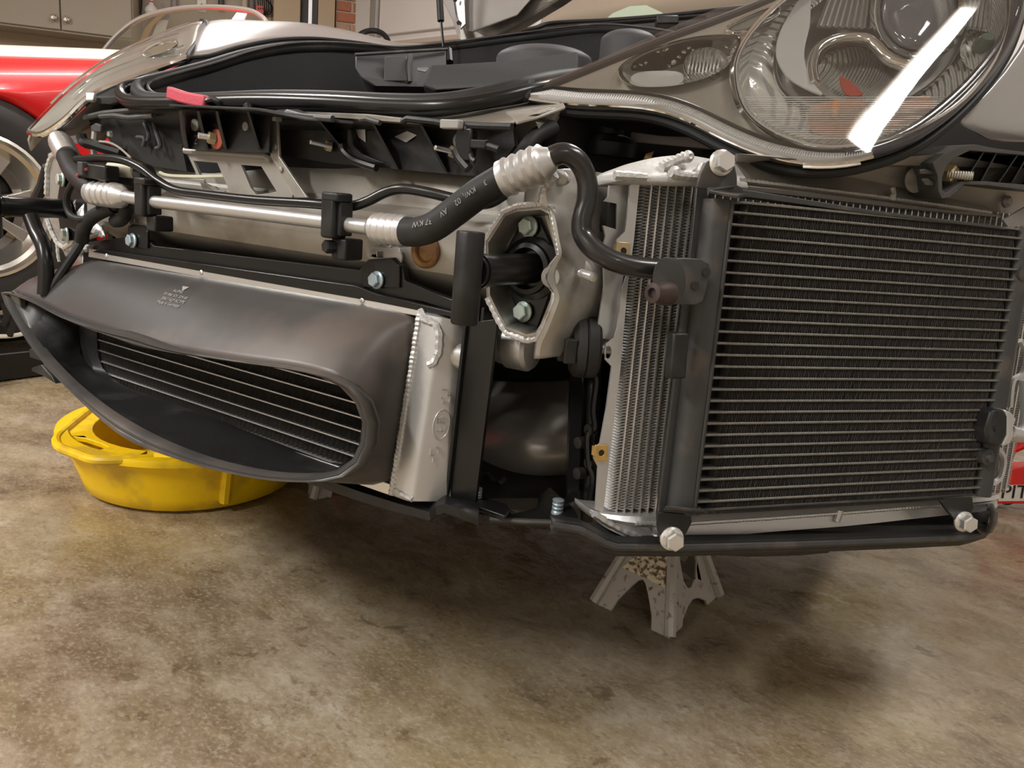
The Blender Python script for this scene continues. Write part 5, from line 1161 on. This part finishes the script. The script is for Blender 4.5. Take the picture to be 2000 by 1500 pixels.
M().rings([[p + V((0, -.010, .010)) for p in rim_], [sum(rim_, V()) / 8 + (p - sum(rim_, V()) / 8) * .4 + V((0, .004, -.004)) for p in rim_]]).build('lamp_bowl', CHROME, hlf)
M().tube([p + V((.002, -.005, .004)) for p in rb2], .0065, 8).build('chrome_edge', CHROME, hlf)
M().tube(spline([P(*p) for p in ((372, 117, 1.59), (368, 108, 1.60), (388, 80, 1.70), (404, 55, 1.79), (402, 44, 1.86), (392, 41, 1.87))], 5), .006, 8).build('lamp_gasket', RUBBER, hlf)
M().plate([P(88, 268, 1.57), P(130, 244, 1.53), P(180, 198, 1.52), P(205, 200, 1.56), (P(190, 230, 1.62)), P(130, 262, 1.64)], V((0, .02, 0))).build('lamp_underside', PRIMER_D, hlf)
M().plate([P(180, 190, 1.51), P(215, 172, 1.52), P(272, 158, 1.53), P(270, 188, 1.50), P(220, 205, 1.51), P(190, 203, 1.51)], V((0, .01, 0))).build('rubber_flap', RUBBER, car, bevel=.003)
M().box(P(178, 190, 1.50), (RT, DN, FW), (.008, .008, .006)).build('lamp_clip', STEEL, hlf, bevel=.002)

# =================================================================== near headlight
hT, hB, hO = P(1030, 190, 1.10), P(1600, 320, 1.0), P(1995, 60, 1.10)
hu = (hO - hT).normalized(); hvv = (hB - hT) - hu * (hB - hT).dot(hu)
HP = Pl(hT, hu, hvv)
low = [(1030, 192), (1120, 203), (1250, 210), (1330, 230), (1420, 274), (1500, 305), (1590, 320), (1690, 310), (1800, 270), (1900, 190), (1970, 100), (2002, 20), (2012, -60)]
upp = [(1030, 180), (1150, 132), (1300, 72), (1400, 36), (1500, -4), (1600, -52), (1700, -100), (1800, -140), (1880, -150), (1950, -130), (1990, -100), (2005, -80), (2012, -60)]
NN = 56
LO = [p - HP.n * .008 for p in resample(spline([HP.at(*p, .008) for p in low], 8), NN)]
def near(px, py): return min(range(NN), key=lambda i: (LO[i] + HP.n * .008 - HP.at(px, py, .008)).length)
UPP = resample(spline([HP.at(*p) for p in upp], 8), NN)
def skin(h0, inset=0., nk=14, hmax=.045):
    rows = []
    for i, (a, b) in enumerate(zip(LO, UPP)):
        s_ = i / (NN - 1); wdt = min(1, ((a - b).length) / .30)
        rows.append([a.lerp(b, inset + (1 - 2 * inset) * k / nk) + HP.n * (h0 + hmax * wdt * math.sin(math.pi * (.12 + .76 * k / nk))) for k in range(nk + 1)])
    return rows
def bulge(px, py):     # height of the clear skin over a point of the lamp plane
    p = HP.at(px, py); best = min(((p - (a.lerp(b, k / 14))).length, i, k) for i, (a, b) in enumerate(zip(LO, UPP)) for k in range(15))
    i, k = best[1], best[2]; return .045 * min(1, (LO[i] - UPP[i]).length / .30) * math.sin(math.pi * (.12 + .76 * k / 14))
SURR = mat('lamp_surround', (.50, .475, .43), .30, .55, .03, 60)
# backing shell (the painted surround) with real openings for the lamps
def loop(pts, n=5, off=0): return spline([HP.at(px, py, off) for px, py in pts], n, True)
MAIN = [(1440, 110), (1437, 165), (1455, 215), (1500, 254), (1570, 281), (1640, 287), (1720, 275), (1800, 245), (1880, 190), (1940, 115), (1968, 40), (1965, -40), (1930, -105), (1850, -135), (1740, -120), (1640, -75), (1550, -15), (1480, 48)]
TURN = [(1212, 135), (1216, 152), (1235, 165), (1275, 169), (1330, 164), (1390, 146), (1432, 118), (1446, 92), (1440, 74), (1410, 68), (1350, 74), (1280, 94), (1235, 114)]
SMALL = [(1422, 52), (1428, 62), (1455, 60), (1490, 44), (1520, 26), (1520, 14), (1495, 18), (1455, 34)]
outl = [p - HP.n * .004 for p in LO[:-1]] + [p - HP.n * .004 for p in reversed(UPP[1:])]
hl2 = M().plate(outl, -HP.n * .004, [loop(MAIN, 4, -.004), loop(TURN, 4, -.004), loop(SMALL, 4, -.004)]).build('headlight', SURR, car, smooth=0, label='near headlight with a clear lens and a satin silver surround')
# housing behind and black gasket
M().rings([[p - HP.n * .008 for p in outl], [HP.at(1600, 70) + (p - HP.at(1600, 70)) * .94 - HP.n * .025 for p in outl], [HP.at(1600, 70) + (p - HP.at(1600, 70)) * .62 - HP.n * .10 for p in outl]], True, False).build('lamp_housing', BLACK, hl2, smooth=30)
M().rings([[HP.at(1600, 70) + (p - HP.at(1600, 70)) * .62 - HP.n * .10 for p in outl], [HP.at(1600, 70) + (p - HP.at(1600, 70)) * .1 - HP.n * .11 for p in outl]], True, False).build('housing_back', BLACK, hl2, smooth=30)
M().tube([p - HP.n * .008 for p in LO], .007, 10).build('lower_gasket', RUBBER, hl2); M().tube([p - HP.n * .006 for p in UPP], .008, 10).build('upper_gasket', RUBBER, hl2)
M().tube(spline([HP.at(1026, 170, .004), HP.at(1022, 178, .006), HP.at(1026, 192, .008), HP.at(1032, 178, .012), HP.at(1040, 160, .01)], 4), .006, 8).build('gasket_tip', RUBBER, hl2)
# clear outer lens
M().grid(skin(.002)).build('lens', glass('clear_lens', (.93, .93, .91), .14, .03), hl2, smooth=80, label='clear outer lens')
# ribbed white light strip along the lower edge, each rib a raised bar
RIBM = mat('frosted_strip', (.80, .79, .78), .28, .2, .03, 60)
i0, i1 = 0, int(NN * .60)
lows = resample(LO[:near(1705, 307) + 1], 140); ups_ = []
cen_h = HP.at(1560, 100)
def inw(p, i):
    a, b = lows[max(0, i - 1)], lows[min(139, i + 1)]; t = (b - a).normalized(); n = HP.n.cross(t); n = n if n.dot(HP.at(1500, -200) - p) > 0 else -n; return n.normalized()
wid = lambda i: .022 * min(1, .25 + i / 12) * (1 - .55 * max(0, (i - 110) / 30))
M().grid([[p + HP.n * .006, p + inw(p, i) * wid(i) * .35 + HP.n * .012, p + inw(p, i) * wid(i) + HP.n * .010] for i, p in enumerate(lows)]).build('light_strip', mat('strip_base', (.42, .41, .40), .35, .2), hl2, smooth=60, solid=.002)
rib = M(); big = resample(lows, 280)
for i in range(2, 278):
    if i % 2: continue
    p = big[i]; j = min(139, i // 2); n = inw(lows[j], j); t = (big[min(279, i + 1)] - big[i - 1]).normalized(); w_ = wid(j)
    a_ = p + n * w_ * .30 + HP.n * .0125 - t * .002; b_ = p + n * w_ * .98 + HP.n * .0105 + t * .002; hw = t * .0013
    rib.add([a_ - hw, a_ + hw, b_ + hw, b_ - hw, (a_ + b_) / 2 + HP.n * .003], [(0, 1, 4), (1, 2, 4), (2, 3, 4), (3, 0, 4)])
rib.build('strip_ribs', RIBM, hl2, smooth=0, kind='stuff')
M().tube([p + HP.n * .008 for p in lows], .0028, 8).build('strip_edge', CHROME, hl2)
M().tube([lows[i] + inw(lows[i], i) * (wid(i) + .004) + HP.n * .010 for i in range(140)], .0032, 8).build('dark_trim_line', GLOSS, hl2)
darkr = resample(LO[near(1640, 317):], 40)
M().grid([[p + HP.n * .008, p + (cen_h - p).normalized() * .014 + HP.n * .014, p + (cen_h - p).normalized() * .024 + HP.n * .010] for p in darkr]).build('dark_rim', mat('navy_black_gloss', (.03, .032, .05), .10, .2, 0, 1, coat=.8), hl2, smooth=60, solid=.002)
lbl = M().grid([[LO[i] - HP.n * .000 + HP.n * .006 - inw(LO[i], 60) * .0 + (LO[i] - cen_h).normalized() * k for k in (-.003, .002, .006)] for i in range(near(1555, 317), near(1672, 313) + 1)]).build('edge_tab', WHITE, hl2, solid=.002)
# main lamp bowl: stepped silver reflector
def mring(k, off, base=MAIN, cx=1700, cy=75): return loop([(cx + (x - cx) * k, cy + (y - cy) * k) for x, y in base], 4, off)
DIFF = None
def fluted(name, ang, scale, tint=(.72, .70, .67)):
    m = bpy.data.materials.new(name); m.use_nodes = True; nt = m.node_tree; N = nt.nodes; L = nt.links; b = N['Principled BSDF']
    b.inputs['Base Color'].default_value = (*tint, 1); b.inputs['Metallic'].default_value = .35; b.inputs['Roughness'].default_value = .22
    tc = N.new('ShaderNodeTexCoord'); mp = N.new('ShaderNodeMapping'); mp.inputs['Rotation'].default_value = ang; L.new(tc.outputs['Object'], mp.inputs[0])
    wv = N.new('ShaderNodeTexWave'); wv.inputs['Scale'].default_value = scale; wv.inputs['Distortion'].default_value = .6; L.new(mp.outputs[0], wv.inputs['Vector'])
    bp = N.new('ShaderNodeBump'); bp.inputs['Strength'].default_value = .9; bp.inputs['Distance'].default_value = .006
    L.new(wv.outputs['Fac'], bp.inputs['Height']); L.new(bp.outputs[0], b.inputs['Normal']); return m
FL1 = fluted('fluted_reflector', (0, .9, .4), 70); FL2 = fluted('fluted_bowl', (0, .2, .2), 90, (.70, .68, .63))
M().rings([mring(1.04, .010), mring(1.01, .016), mring(.985, .012), mring(.97, .004), mring(1.0, -.006)], True, False).build('lamp_bezel', CHROME, hl2, smooth=60, label='chrome ring of the main lamp')
M().rings([mring(.99, -.002), mring(.90, -.018), mring(.80, -.026), mring(.72, -.030)], True, False).build('fluted_ring', FL1, hl2, smooth=70, label='fluted silver lower reflector')
M().rings([mring(.725, -.026), mring(.715, -.020), mring(.70, -.024), mring(.69, -.034)], True, False).build('inner_ring', CHROME, hl2, smooth=60)
M().rings([mring(.70, -.032), mring(.62, -.055), mring(.30, -.085), mring(.02, -.09)], True, False).build('reflector_bowl', mat('satin_reflector', (.62, .61, .59), .28, .2, .08, 20, bump=.2, bscale=30), hl2, smooth=70)
# satin crescent on the inner side
cr_ = [(1516, 92), (1520, 120), (1540, 150), (1575, 172), (1608, 184), (1590, 162), (1575, 130), (1572, 95), (1582, 50), (1584, 10), (1584, -30), (1545, 20), (1524, 60)]
M().plate(loop(cr_, 4, -.010), -HP.n * .004).build('satin_crescent', mat('satin_crescent_paint', (.58, .575, .57), .35, .3, .02, 30), hl2, smooth=0, bevel=.002)
# lower beam bowl under a chrome brow
def lcirc(cx, cy, rx, ry, rot, off, n=30):
    return [HP.at(cx + rx * math.cos(t) * math.cos(rot) - ry * math.sin(t) * math.sin(rot), cy + rx * math.cos(t) * math.sin(rot) + ry * math.sin(t) * math.cos(rot), off) for t in [k * math.tau / n for k in range(n)]]
M().rings([lcirc(1680, 140, 96, 62, -.1, -.018), lcirc(1680, 140, 80, 50, -.1, -.035), lcirc(1684, 138, 40, 24, -.1, -.052), lcirc(1686, 136, 3, 2, -.1, -.056)], True, False).build('low_beam_bowl', FL2, hl2, smooth=70)
M().tube(spline([HP.at(px, py, -.012) for px, py in ((1590, 165), (1586, 130), (1600, 95), (1640, 76), (1690, 76), (1715, 95), (1740, 118), (1780, 132))], 6), .0085, 12).build('chrome_brow', CHROME, hl2)
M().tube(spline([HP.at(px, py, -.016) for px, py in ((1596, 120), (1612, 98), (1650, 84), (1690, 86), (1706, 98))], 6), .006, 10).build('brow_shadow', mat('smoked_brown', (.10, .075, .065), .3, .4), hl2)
RED_R = mat('amber_red_filter', (.36, .055, .03), .3, .1, .1, 60); AMB = mat('amber_bulb', (.85, .26, .02), .25, 0, .1, 60)
M().plate(loop([(1640, 150), (1660, 158), (1682, 178), (1682, 186), (1652, 184)], 3, -.022), -HP.n * .002).build('red_patch', RED_R, hl2, smooth=0)
# high beam projector
M().rings([lcirc(1795, 20, 96, 102, .2, -.012), lcirc(1795, 20, 88, 94, .2, -.004), lcirc(1795, 20, 78, 84, .2, -.008), lcirc(1795, 20, 74, 80, .2, -.02)], True, False).build('projector_ring', CHROME, hl2, smooth=60)
rows = []
for k in range(8):
    a = k / 7 * math.pi / 2; rows.append(lcirc(1795, 20, 75 * math.cos(a) + .5, 81 * math.cos(a) + .5, .2, -.022 + .028 * math.sin(a)))
M().rings(rows).build('projector_lens', mat('projector_glass', (.16, .165, .18), .06, .3, 0, 1, coat=1), hl2, smooth=80, label='dark glass projector lens')
M().rings([lcirc(1915, 100, 40, 40, 0, -.016), lcirc(1915, 100, 34, 34, 0, -.03), lcirc(1915, 100, 2, 2, 0, -.04)], True, False).build('side_bowl', FL2, hl2, smooth=60)
M().lathe(HP.at(1917, 95, -.02), HP.n, [(0, .014), (.012, .013), (.02, .008)], 16).build('side_bulb', mat('smoke_green_glass', (.10, .13, .11), .2), hl2)
# fluted high panels above the bowl
for cx, w_ in ((1655, 60), (1905, 46)):
    pts = [(cx - w_, 52), (cx + w_ * .9, 58), (cx + w_, -40), (cx - w_ * .4, -40)]
    pn_ = M().plate([HP.at(x, y, -.024) for x, y in pts], -HP.n * .003).build('ribbed_panel', mat('grey_reflector', (.42, .41, .40), .25, .7), hl2, smooth=0)
    for k in range(9):
        t = (k + .5) / 9; a = HP.at(*pts[0], -.022).lerp(HP.at(*pts[1], -.022), t); b = HP.at(*pts[3], -.022).lerp(HP.at(*pts[2], -.022), t)
        M().tube([a, b], .0028, 6).build('panel_rib', mat('grey_reflector', (.42, .41, .40)), pn_)
# amber bulbs that show through the lower fluted reflector
for pts in ([(1588, 205), (1650, 196), (1690, 200), (1680, 270), (1600, 262), (1580, 240)], [(1740, 215), (1800, 186), (1822, 195), (1818, 215), (1770, 252), (1735, 262)]):
    M().plate(loop(pts, 3, -.0155), -HP.n * .002).build('amber_reflector', mat('amber_tint', (.40, .19, .11), .3, .3, .2, 60), hl2, smooth=0)
M().rings([lcirc(1632, 215, 9 * math.cos(a), 20 * math.cos(a), .1, -.016 + .012 * math.sin(a), 16) for a in [k / 5 * math.pi / 2 * .98 for k in range(6)]]).build('amber_bulb', AMB, hl2)
# fluting bars over the lower part of the lamp
fb_m = mat('fluted_clear', (.74, .72, .69), .18, .2, .05, 60); fbars = M()
mpx = [(p.x, p.y) for p in spline([V((1700 + (x - 1700) * .955, 75 + (y - 75) * .955, 0)) for x, y in MAIN], 6, True)]
for k in range(20):
    y = 190 + k * 4.2; xs = []
    for (xa, ya), (xb, yb) in zip(mpx, mpx[1:] + mpx[:1]):
        if (ya - y) * (yb - y) < 0: xs.append(xa + (xb - xa) * (y - ya) / (yb - ya))
    if len(xs) == 2: fbars.tube([HP.at(min(xs) + (max(xs) - min(xs)) * j / 8, y, -.004 + .004 * math.sin(j / 8 * math.pi)) for j in range(9)], .00075, 6)
fbars.build('lens_flutes', fb_m, hl2, smooth=60, kind='stuff')
# small turn lamp beside it
def tring(k, off): return loop([(1330 + (x - 1330) * k, 119 + (y - 119) * k) for x, y in TURN], 4, off)
M().rings([tring(1.05, .004), tring(1.02, .010), tring(.98, .006), tring(.96, -.004)], True, False).build('turn_ring', CHROME, hl2, smooth=60)
M().rings([tring(.98, -.004), tring(.80, -.030), tring(.40, -.045), tring(.03, -.048)], True, False).build('turn_bowl', mat('bright_reflector', (.62, .60, .55), .26, .2, .2, 60, bump=.35, bscale=60), hl2, smooth=60)
M().plate(loop([(1232, 155), (1245, 142), (1290, 138), (1330, 142), (1332, 160), (1300, 167), (1255, 166)], 3, -.006), -HP.n * .003).build('grey_shade', mat('satin_crescent_paint', (.5, .5, .5)), hl2, smooth=0)
M().rings([lcirc(1378, 128, 44 * math.cos(a) + .3, 36 * math.cos(a) + .3, -.2, -.012 + .016 * math.sin(a)) for a in [k / 6 * math.pi / 2 for k in range(7)]]).build('ribbed_bulb_cover', fluted('ribbed_cover', (0, .9, .3), 60, (.36, .34, .31)), hl2, smooth=70)
for k in range(9): M().tube(spline([HP.at(1350 + k * 7, 104 + abs(k - 4) * 1.5, -.002), HP.at(1346 + k * 7, 128, .006), HP.at(1344 + k * 7, 152 - abs(k - 4) * 2, -.002)], 4), .0014, 6).build('cover_rib', ALU_SAT, hl2)
sparks = M()
for px, py, r in ((1240, 131, 4), (1252, 127, 5), (1262, 124, 4), (1306, 130, 5), (1316, 122, 7), (1326, 112, 5), (1336, 102, 6), (1346, 94, 5), (1354, 99, 4), (1418, 92, 5), (1430, 99, 6), (1437, 92, 4), (1424, 110, 4), (1284, 100, 7), (1300, 96, 8)):
    n0 = (HP.n + RT * random.uniform(-.5, .5) + UPZ * random.uniform(-.2, .7)).normalized(); sparks.lathe(HP.at(px, py, -.012), n0, [(0, r * .0007), (.002, r * .0005)], 6)
sparks.build('sparkle_discs', CHROME, hl2, smooth=0, kind='stuff')  # small chrome discs added as the glints of the turn bowl
M().lathe(HP.at(1288, 118, -.04), HP.n, [(0, .008), (.02, .008), (.026, .004)], 12).build('turn_bulb', mat('smoked_brown', (.1, .075, .065)), hl2)
M().rings([loop(SMALL, 4, -.002), loop([(1470 + (x - 1470) * .5, 38 + (y - 38) * .5) for x, y in SMALL], 4, -.012)]).build('marker_recess', mat('grey_recess', (.22, .21, .19), .4, .3), hl2)
M().tube(loop(SMALL, 4, .002), .0025, 8, closed=True).build('marker_ring', CHROME, hl2)

# =================================================================== near wing, bracket, inner panels
wg = [[P(px, py, d) for px, py, d in row] for row in (
    ((1868, 238, 1.10), (1905, 200, 1.10), (1960, 140, 1.11), (2010, 60, 1.12), (2050, -40, 1.14)),
    ((1872, 246, 1.10), (1925, 222, 1.11), (1990, 170, 1.12), (2060, 90, 1.14), (2120, -20, 1.17)),
    ((1885, 254, 1.11), (1950, 244, 1.12), (2030, 200, 1.14), (2120, 120, 1.17), (2200, 0, 1.2)),
    ((1910, 262, 1.12), (2000, 270, 1.14), (2100, 240, 1.17), (2200, 160, 1.22), (2280, 40, 1.26)),
    ((1915, 272, 1.14), (2000, 286, 1.16), (2110, 262, 1.19), (2210, 190, 1.24), (2290, 60, 1.28)))]
M().grid(wg).build('front_wing', SILVER, car, smooth=70, solid=.006, sub=1, label='silver front wing beside the near headlight')
M().lathe(V((-.36, 2.2, .52)), XV, [(0, .24), (.0, .34), (.03, .37), (.20, .37), (.23, .34), (.23, .26), (.20, .25)], 40).build('tyre', TYRE, car, label='front tyre hanging in the wheel arch')
M().lathe(V((-.15, 2.2, .52)), XV, [(0, .25), (.02, .245), (.01, .22), (-.06, .06), (-.06, .001)], 32).build('wheel_rim', RIM, car)
M().grid([[V((x, y, z)) for x, z in ((-.14, zb), (-.11, zb + .10), (-.10, 1.0), (-.16, 1.16), (-.30, 1.24))] for y, zb in [(1.62 + .09 * k, max(.60, .52 + math.sqrt(max(0, .44 ** 2 - (1.62 + .09 * k - 2.2) ** 2)))) for k in range(16)]]).build('wing_side', SILVER, car, smooth=70, solid=.006)
WB2 = Pl(P(1850, 340, 1.075), HU, (0, 0, -1))
def wq(pts, off=0): return [WB2.at(x, y, off) for x, y in pts]
ob = [(1822, 318), (1845, 300), (1882, 284), (1905, 282), (1945, 290), (2010, 298), (2060, 302), (2060, 376), (2000, 371), (1930, 362), (1884, 360), (1868, 376), (1855, 386), (1840, 388), (1833, 372), (1832, 345)]
ib_ = [(1848, 326), (1862, 310), (1895, 294), (1940, 298), (2052, 308), (2052, 364), (1990, 360), (1925, 354), (1880, 354), (1860, 370), (1848, 378), (1841, 370), (1840, 348)]
wb = M().plate(wq(ob, .02), -WB2.n * .05, [wq(ib_, .02)]).build('wing_bracket', DUST if False else mat('grey_black_plastic', (.075, .072, .07), .5, 0, .2, 30), car, smooth=0, bevel=.0015, label='ribbed black plastic wing bracket')
M().plate(wq(ob, -.03), -WB2.n * .004).build('bracket_back', BLACK, wb, smooth=0)
for xa, xb in ((1882, 1920), (1914, 1946), (1950, 1990), (1976, 2010), (2010, 2046)):
    M().plate([WB2.at(xb, 297, .017), WB2.at(xa, 356, .017), WB2.at(xa - 4, 356, -.028), WB2.at(xb - 4, 297, -.028)], WB2.u * .003).build('rib', BLACK, wb, smooth=0)
M().plate(wq([(1797, 332), (1805, 330), (1836, 334), (1836, 344), (1812, 340), (1797, 340)], .015), -WB2.n * .008).build('clip_jaw', DUST, wb, bevel=.001)
M().plate(wq([(1800, 350), (1812, 348), (1826, 356), (1834, 356), (1834, 364), (1808, 362)], .015), -WB2.n * .008).build('clip_jaw', DUST, wb, bevel=.001)
M().lathe(WB2.at(1847, 341, -.005), WB2.n + WB2.u * .35, [(0, .0135), (.012, .0135), (.014, .011)], 6).build('nut', GOLD, wb, smooth=25, label='yellow zinc hex nut')
stud(WB2.at(1850, 341, .004), WB2.n * .7 + WB2.u * .7, .0065, .032, wb, mat('dull_steel_thread', (.62, .58, .50), .35, .8))
# grey inner panel under the headlight
ip = M().plate([CP.at(1440, 300, -.015), CP.at(1640, 318, -.005), CP.at(1838, 300, .0), CP.at(2010, 330, -.02), CP.at(2010, 470, -.09), CP.at(1960, 432, -.07), CP.at(1700, 372, -.06), CP.at(1440, 322, -.06)], -CP.n * .004).build('inner_panel', PRIMER, car, smooth=0, label='dusty grey inner wing panel')
M().lathe(CP.at(1786, 352, -.0285), CP.n, [(0, .0175), (.0015, .0175), (.002, .016)], 28).build('panel_disc', PRIMER, ip)
M().plate([CP.at(1960, 430, -.01), CP.at(2010, 400, -.01), CP.at(2010, 440, -.01), CP.at(1970, 444, -.01)], -CP.n * .004).build('corner_plate', PRIMER_D, car, smooth=0)
M().lathe(CP.at(1964, 394, -.045), CP.n, [(0, .009), (.004, .009), (.008, .005)], 16).build('panel_plug', PRIMER_D, ip)
M().plate([P(1780, 225, 1.30), P(2080, 240, 1.36), P(2080, 470, 1.36), P(1780, 400, 1.30)], FW * .01).build('inner_wing', CAVITY, car, smooth=0)  # near-black sheet added so the gap behind the bracket stays dark
# headlight adjuster, pale steel rail, dark void parts under the lamp
ad = M().lathe(P(1182, 306, 1.22), UPZ, [(0, .048), (.008, .050), (.02, .050), (.03, .040), (.034, .026), (.085, .026), (.09, .032), (.12, .032), (.13, .02)], 26).build('lamp_adjuster', BLACK, car, label='black plastic headlight adjuster')
M().box((P(1205, 262, 1.25) + P(1450, 284, 1.18)) / 2, (P(1450, 284, 1.18) - P(1205, 262, 1.25), UPZ, V((.78, -.62, 0))), (.104, .010, .004)).build('steel_rail', mat('pinkish_primer', (.42, .35, .31), .5, .2, .05, 20), car, bevel=.001)
M().box(P(1290, 240, 1.26), (HU, UPZ, CP.n), (.16, .05, .01)).build('lamp_carrier', CAVITY, car)
M().plate([P(1262, 300, 1.12), P(1278, 295, 1.12), P(1272, 308, 1.10), P(1258, 310, 1.10)], FW * .005).build('small_tab', BROWNRUST, car)

# =================================================================== open bonnet, gas strut, windscreen, pillar, cowl
HOODP = [(872, -60, 2.30), (862, 0, 2.28), (884, 40, 2.26), (896, 80, 2.25), (960, 78, 2.20), (1020, 44, 2.12), (1090, 2, 2.02), (1180, -60, 1.9)]
hd_ = M().plate([P(*p) for p in HOODP], FW * .03 + RT * .02).build('bonnet', PRIMER, car, bevel=.006, smooth=0, label='raised silver bonnet with its grey inner frame')
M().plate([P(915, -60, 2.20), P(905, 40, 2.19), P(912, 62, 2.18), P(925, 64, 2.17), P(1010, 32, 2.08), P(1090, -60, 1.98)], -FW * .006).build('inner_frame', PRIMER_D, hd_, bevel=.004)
M().plate([P(862, -40, 2.26), P(864, 0, 2.25), P(884, 40, 2.23), P(897, 80, 2.22), P(900, 80, 2.22), P(899, 62, 2.21), P(890, 30, 2.22), P(880, -40, 2.22)], -FW * .012).build('outer_skin', SILVER, hd_)
M().plate([P(884, -30, 2.19), P(906, -30, 2.17), P(910, 50, 2.16), P(900, 60, 2.17), P(893, 35, 2.18)], -FW * .01).build('hinge_flange', SILVER, hd_, bevel=.003)
for px, py in ((889, 0), (896, 45)): M().lathe(P(px, py, 2.16), -FW, [(0, .006), (.003, .006)], 10).build('frame_hole', CAVITY, hd_)
gs = M().tube([P(855, -60, 2.10), P(861, 41, 2.10)], .0095, 14).build('gas_strut', BLACK, car, label='black gas strut holding the bonnet')
M().tube([P(861, 38, 2.10), P(866, 92, 2.10)], .0035, 10).build('strut_rod', GLOSS, gs)
cow = spline([P(*p) for p in ((985, 78, 2.28), (1040, 66, 2.30), (1080, 55, 2.32), (1180, 50, 2.30), (1290, 42, 2.22), (1400, 30, 2.16), (1500, 20, 2.12))], 6)
M().grid([[p + UPZ * .02 + V((0, .10, 0)), p + UPZ * .012, p - UPZ * .015 + V((0, -.01, 0)), p - UPZ * .05]  for p in cow]).build('cowl', BLACK, car, smooth=60, solid=.004)
M().tube([p + UPZ * .014 for p in cow], .007, 8).build('cowl_edge', RUBBER, car)
M().tube(spline([P(1050, 62, 2.22), P(1110, 52, 2.2), P(1190, 47, 2.18), P(1300, 38, 2.14), P(1380, 32, 2.1)], 5), .006, 8).build('wiper_arm', GLOSS, car); M().box(P(1302, 44, 2.12), (RT, DN, FW), (.03, .012, .02)).build('wiper_pivot', BLACK, car, bevel=.004)
wsb = [P(*p) for p in ((1032, 70, 2.36), (1090, 55, 2.38), (1180, 46, 2.36), (1290, 38, 2.28), (1400, 26, 2.22), (1500, 14, 2.2))]
wst = [P(*p) for p in ((1120, -10, 2.95), (1200, -60, 3.1), (1300, -110, 3.15), (1420, -150, 3.1), (1540, -170, 3.0), (1640, -170, 2.9))]
a_, b_ = resample(spline(wsb, 5), 24), resample(spline(wst, 5), 24)
M().grid([[x.lerp(y_, k / 6) + UPZ * .04 * math.sin(k / 6 * math.pi) for k in range(7)] for x, y_ in zip(a_, b_)]).build('windscreen', mat('tinted_screen', (.30, .25, .19), .12, .1, .2, 3, coat=.5), car, smooth=70, solid=.004, label='tinted windscreen')
M().tube(spline([P(1028, 66, 2.33), P(1060, 40, 2.5), P(1110, 4, 2.8), P(1150, -30, 3.0)], 5), .014, 12).build('screen_pillar', SILVER, car, label='silver windscreen pillar')
M().plate([P(1176, 44, 2.30), P(1196, 26, 2.34), P(1230, 12, 2.36), P(1262, 10, 2.34), (P(1292, 24, 2.28)), P(1310, 36, 2.22)], FW * .004).build('green_reflection', mat('green_reflection_tone', (.36, .43, .33), .2), car)  # greenish reflection on the windscreen, drawn as a coloured plate
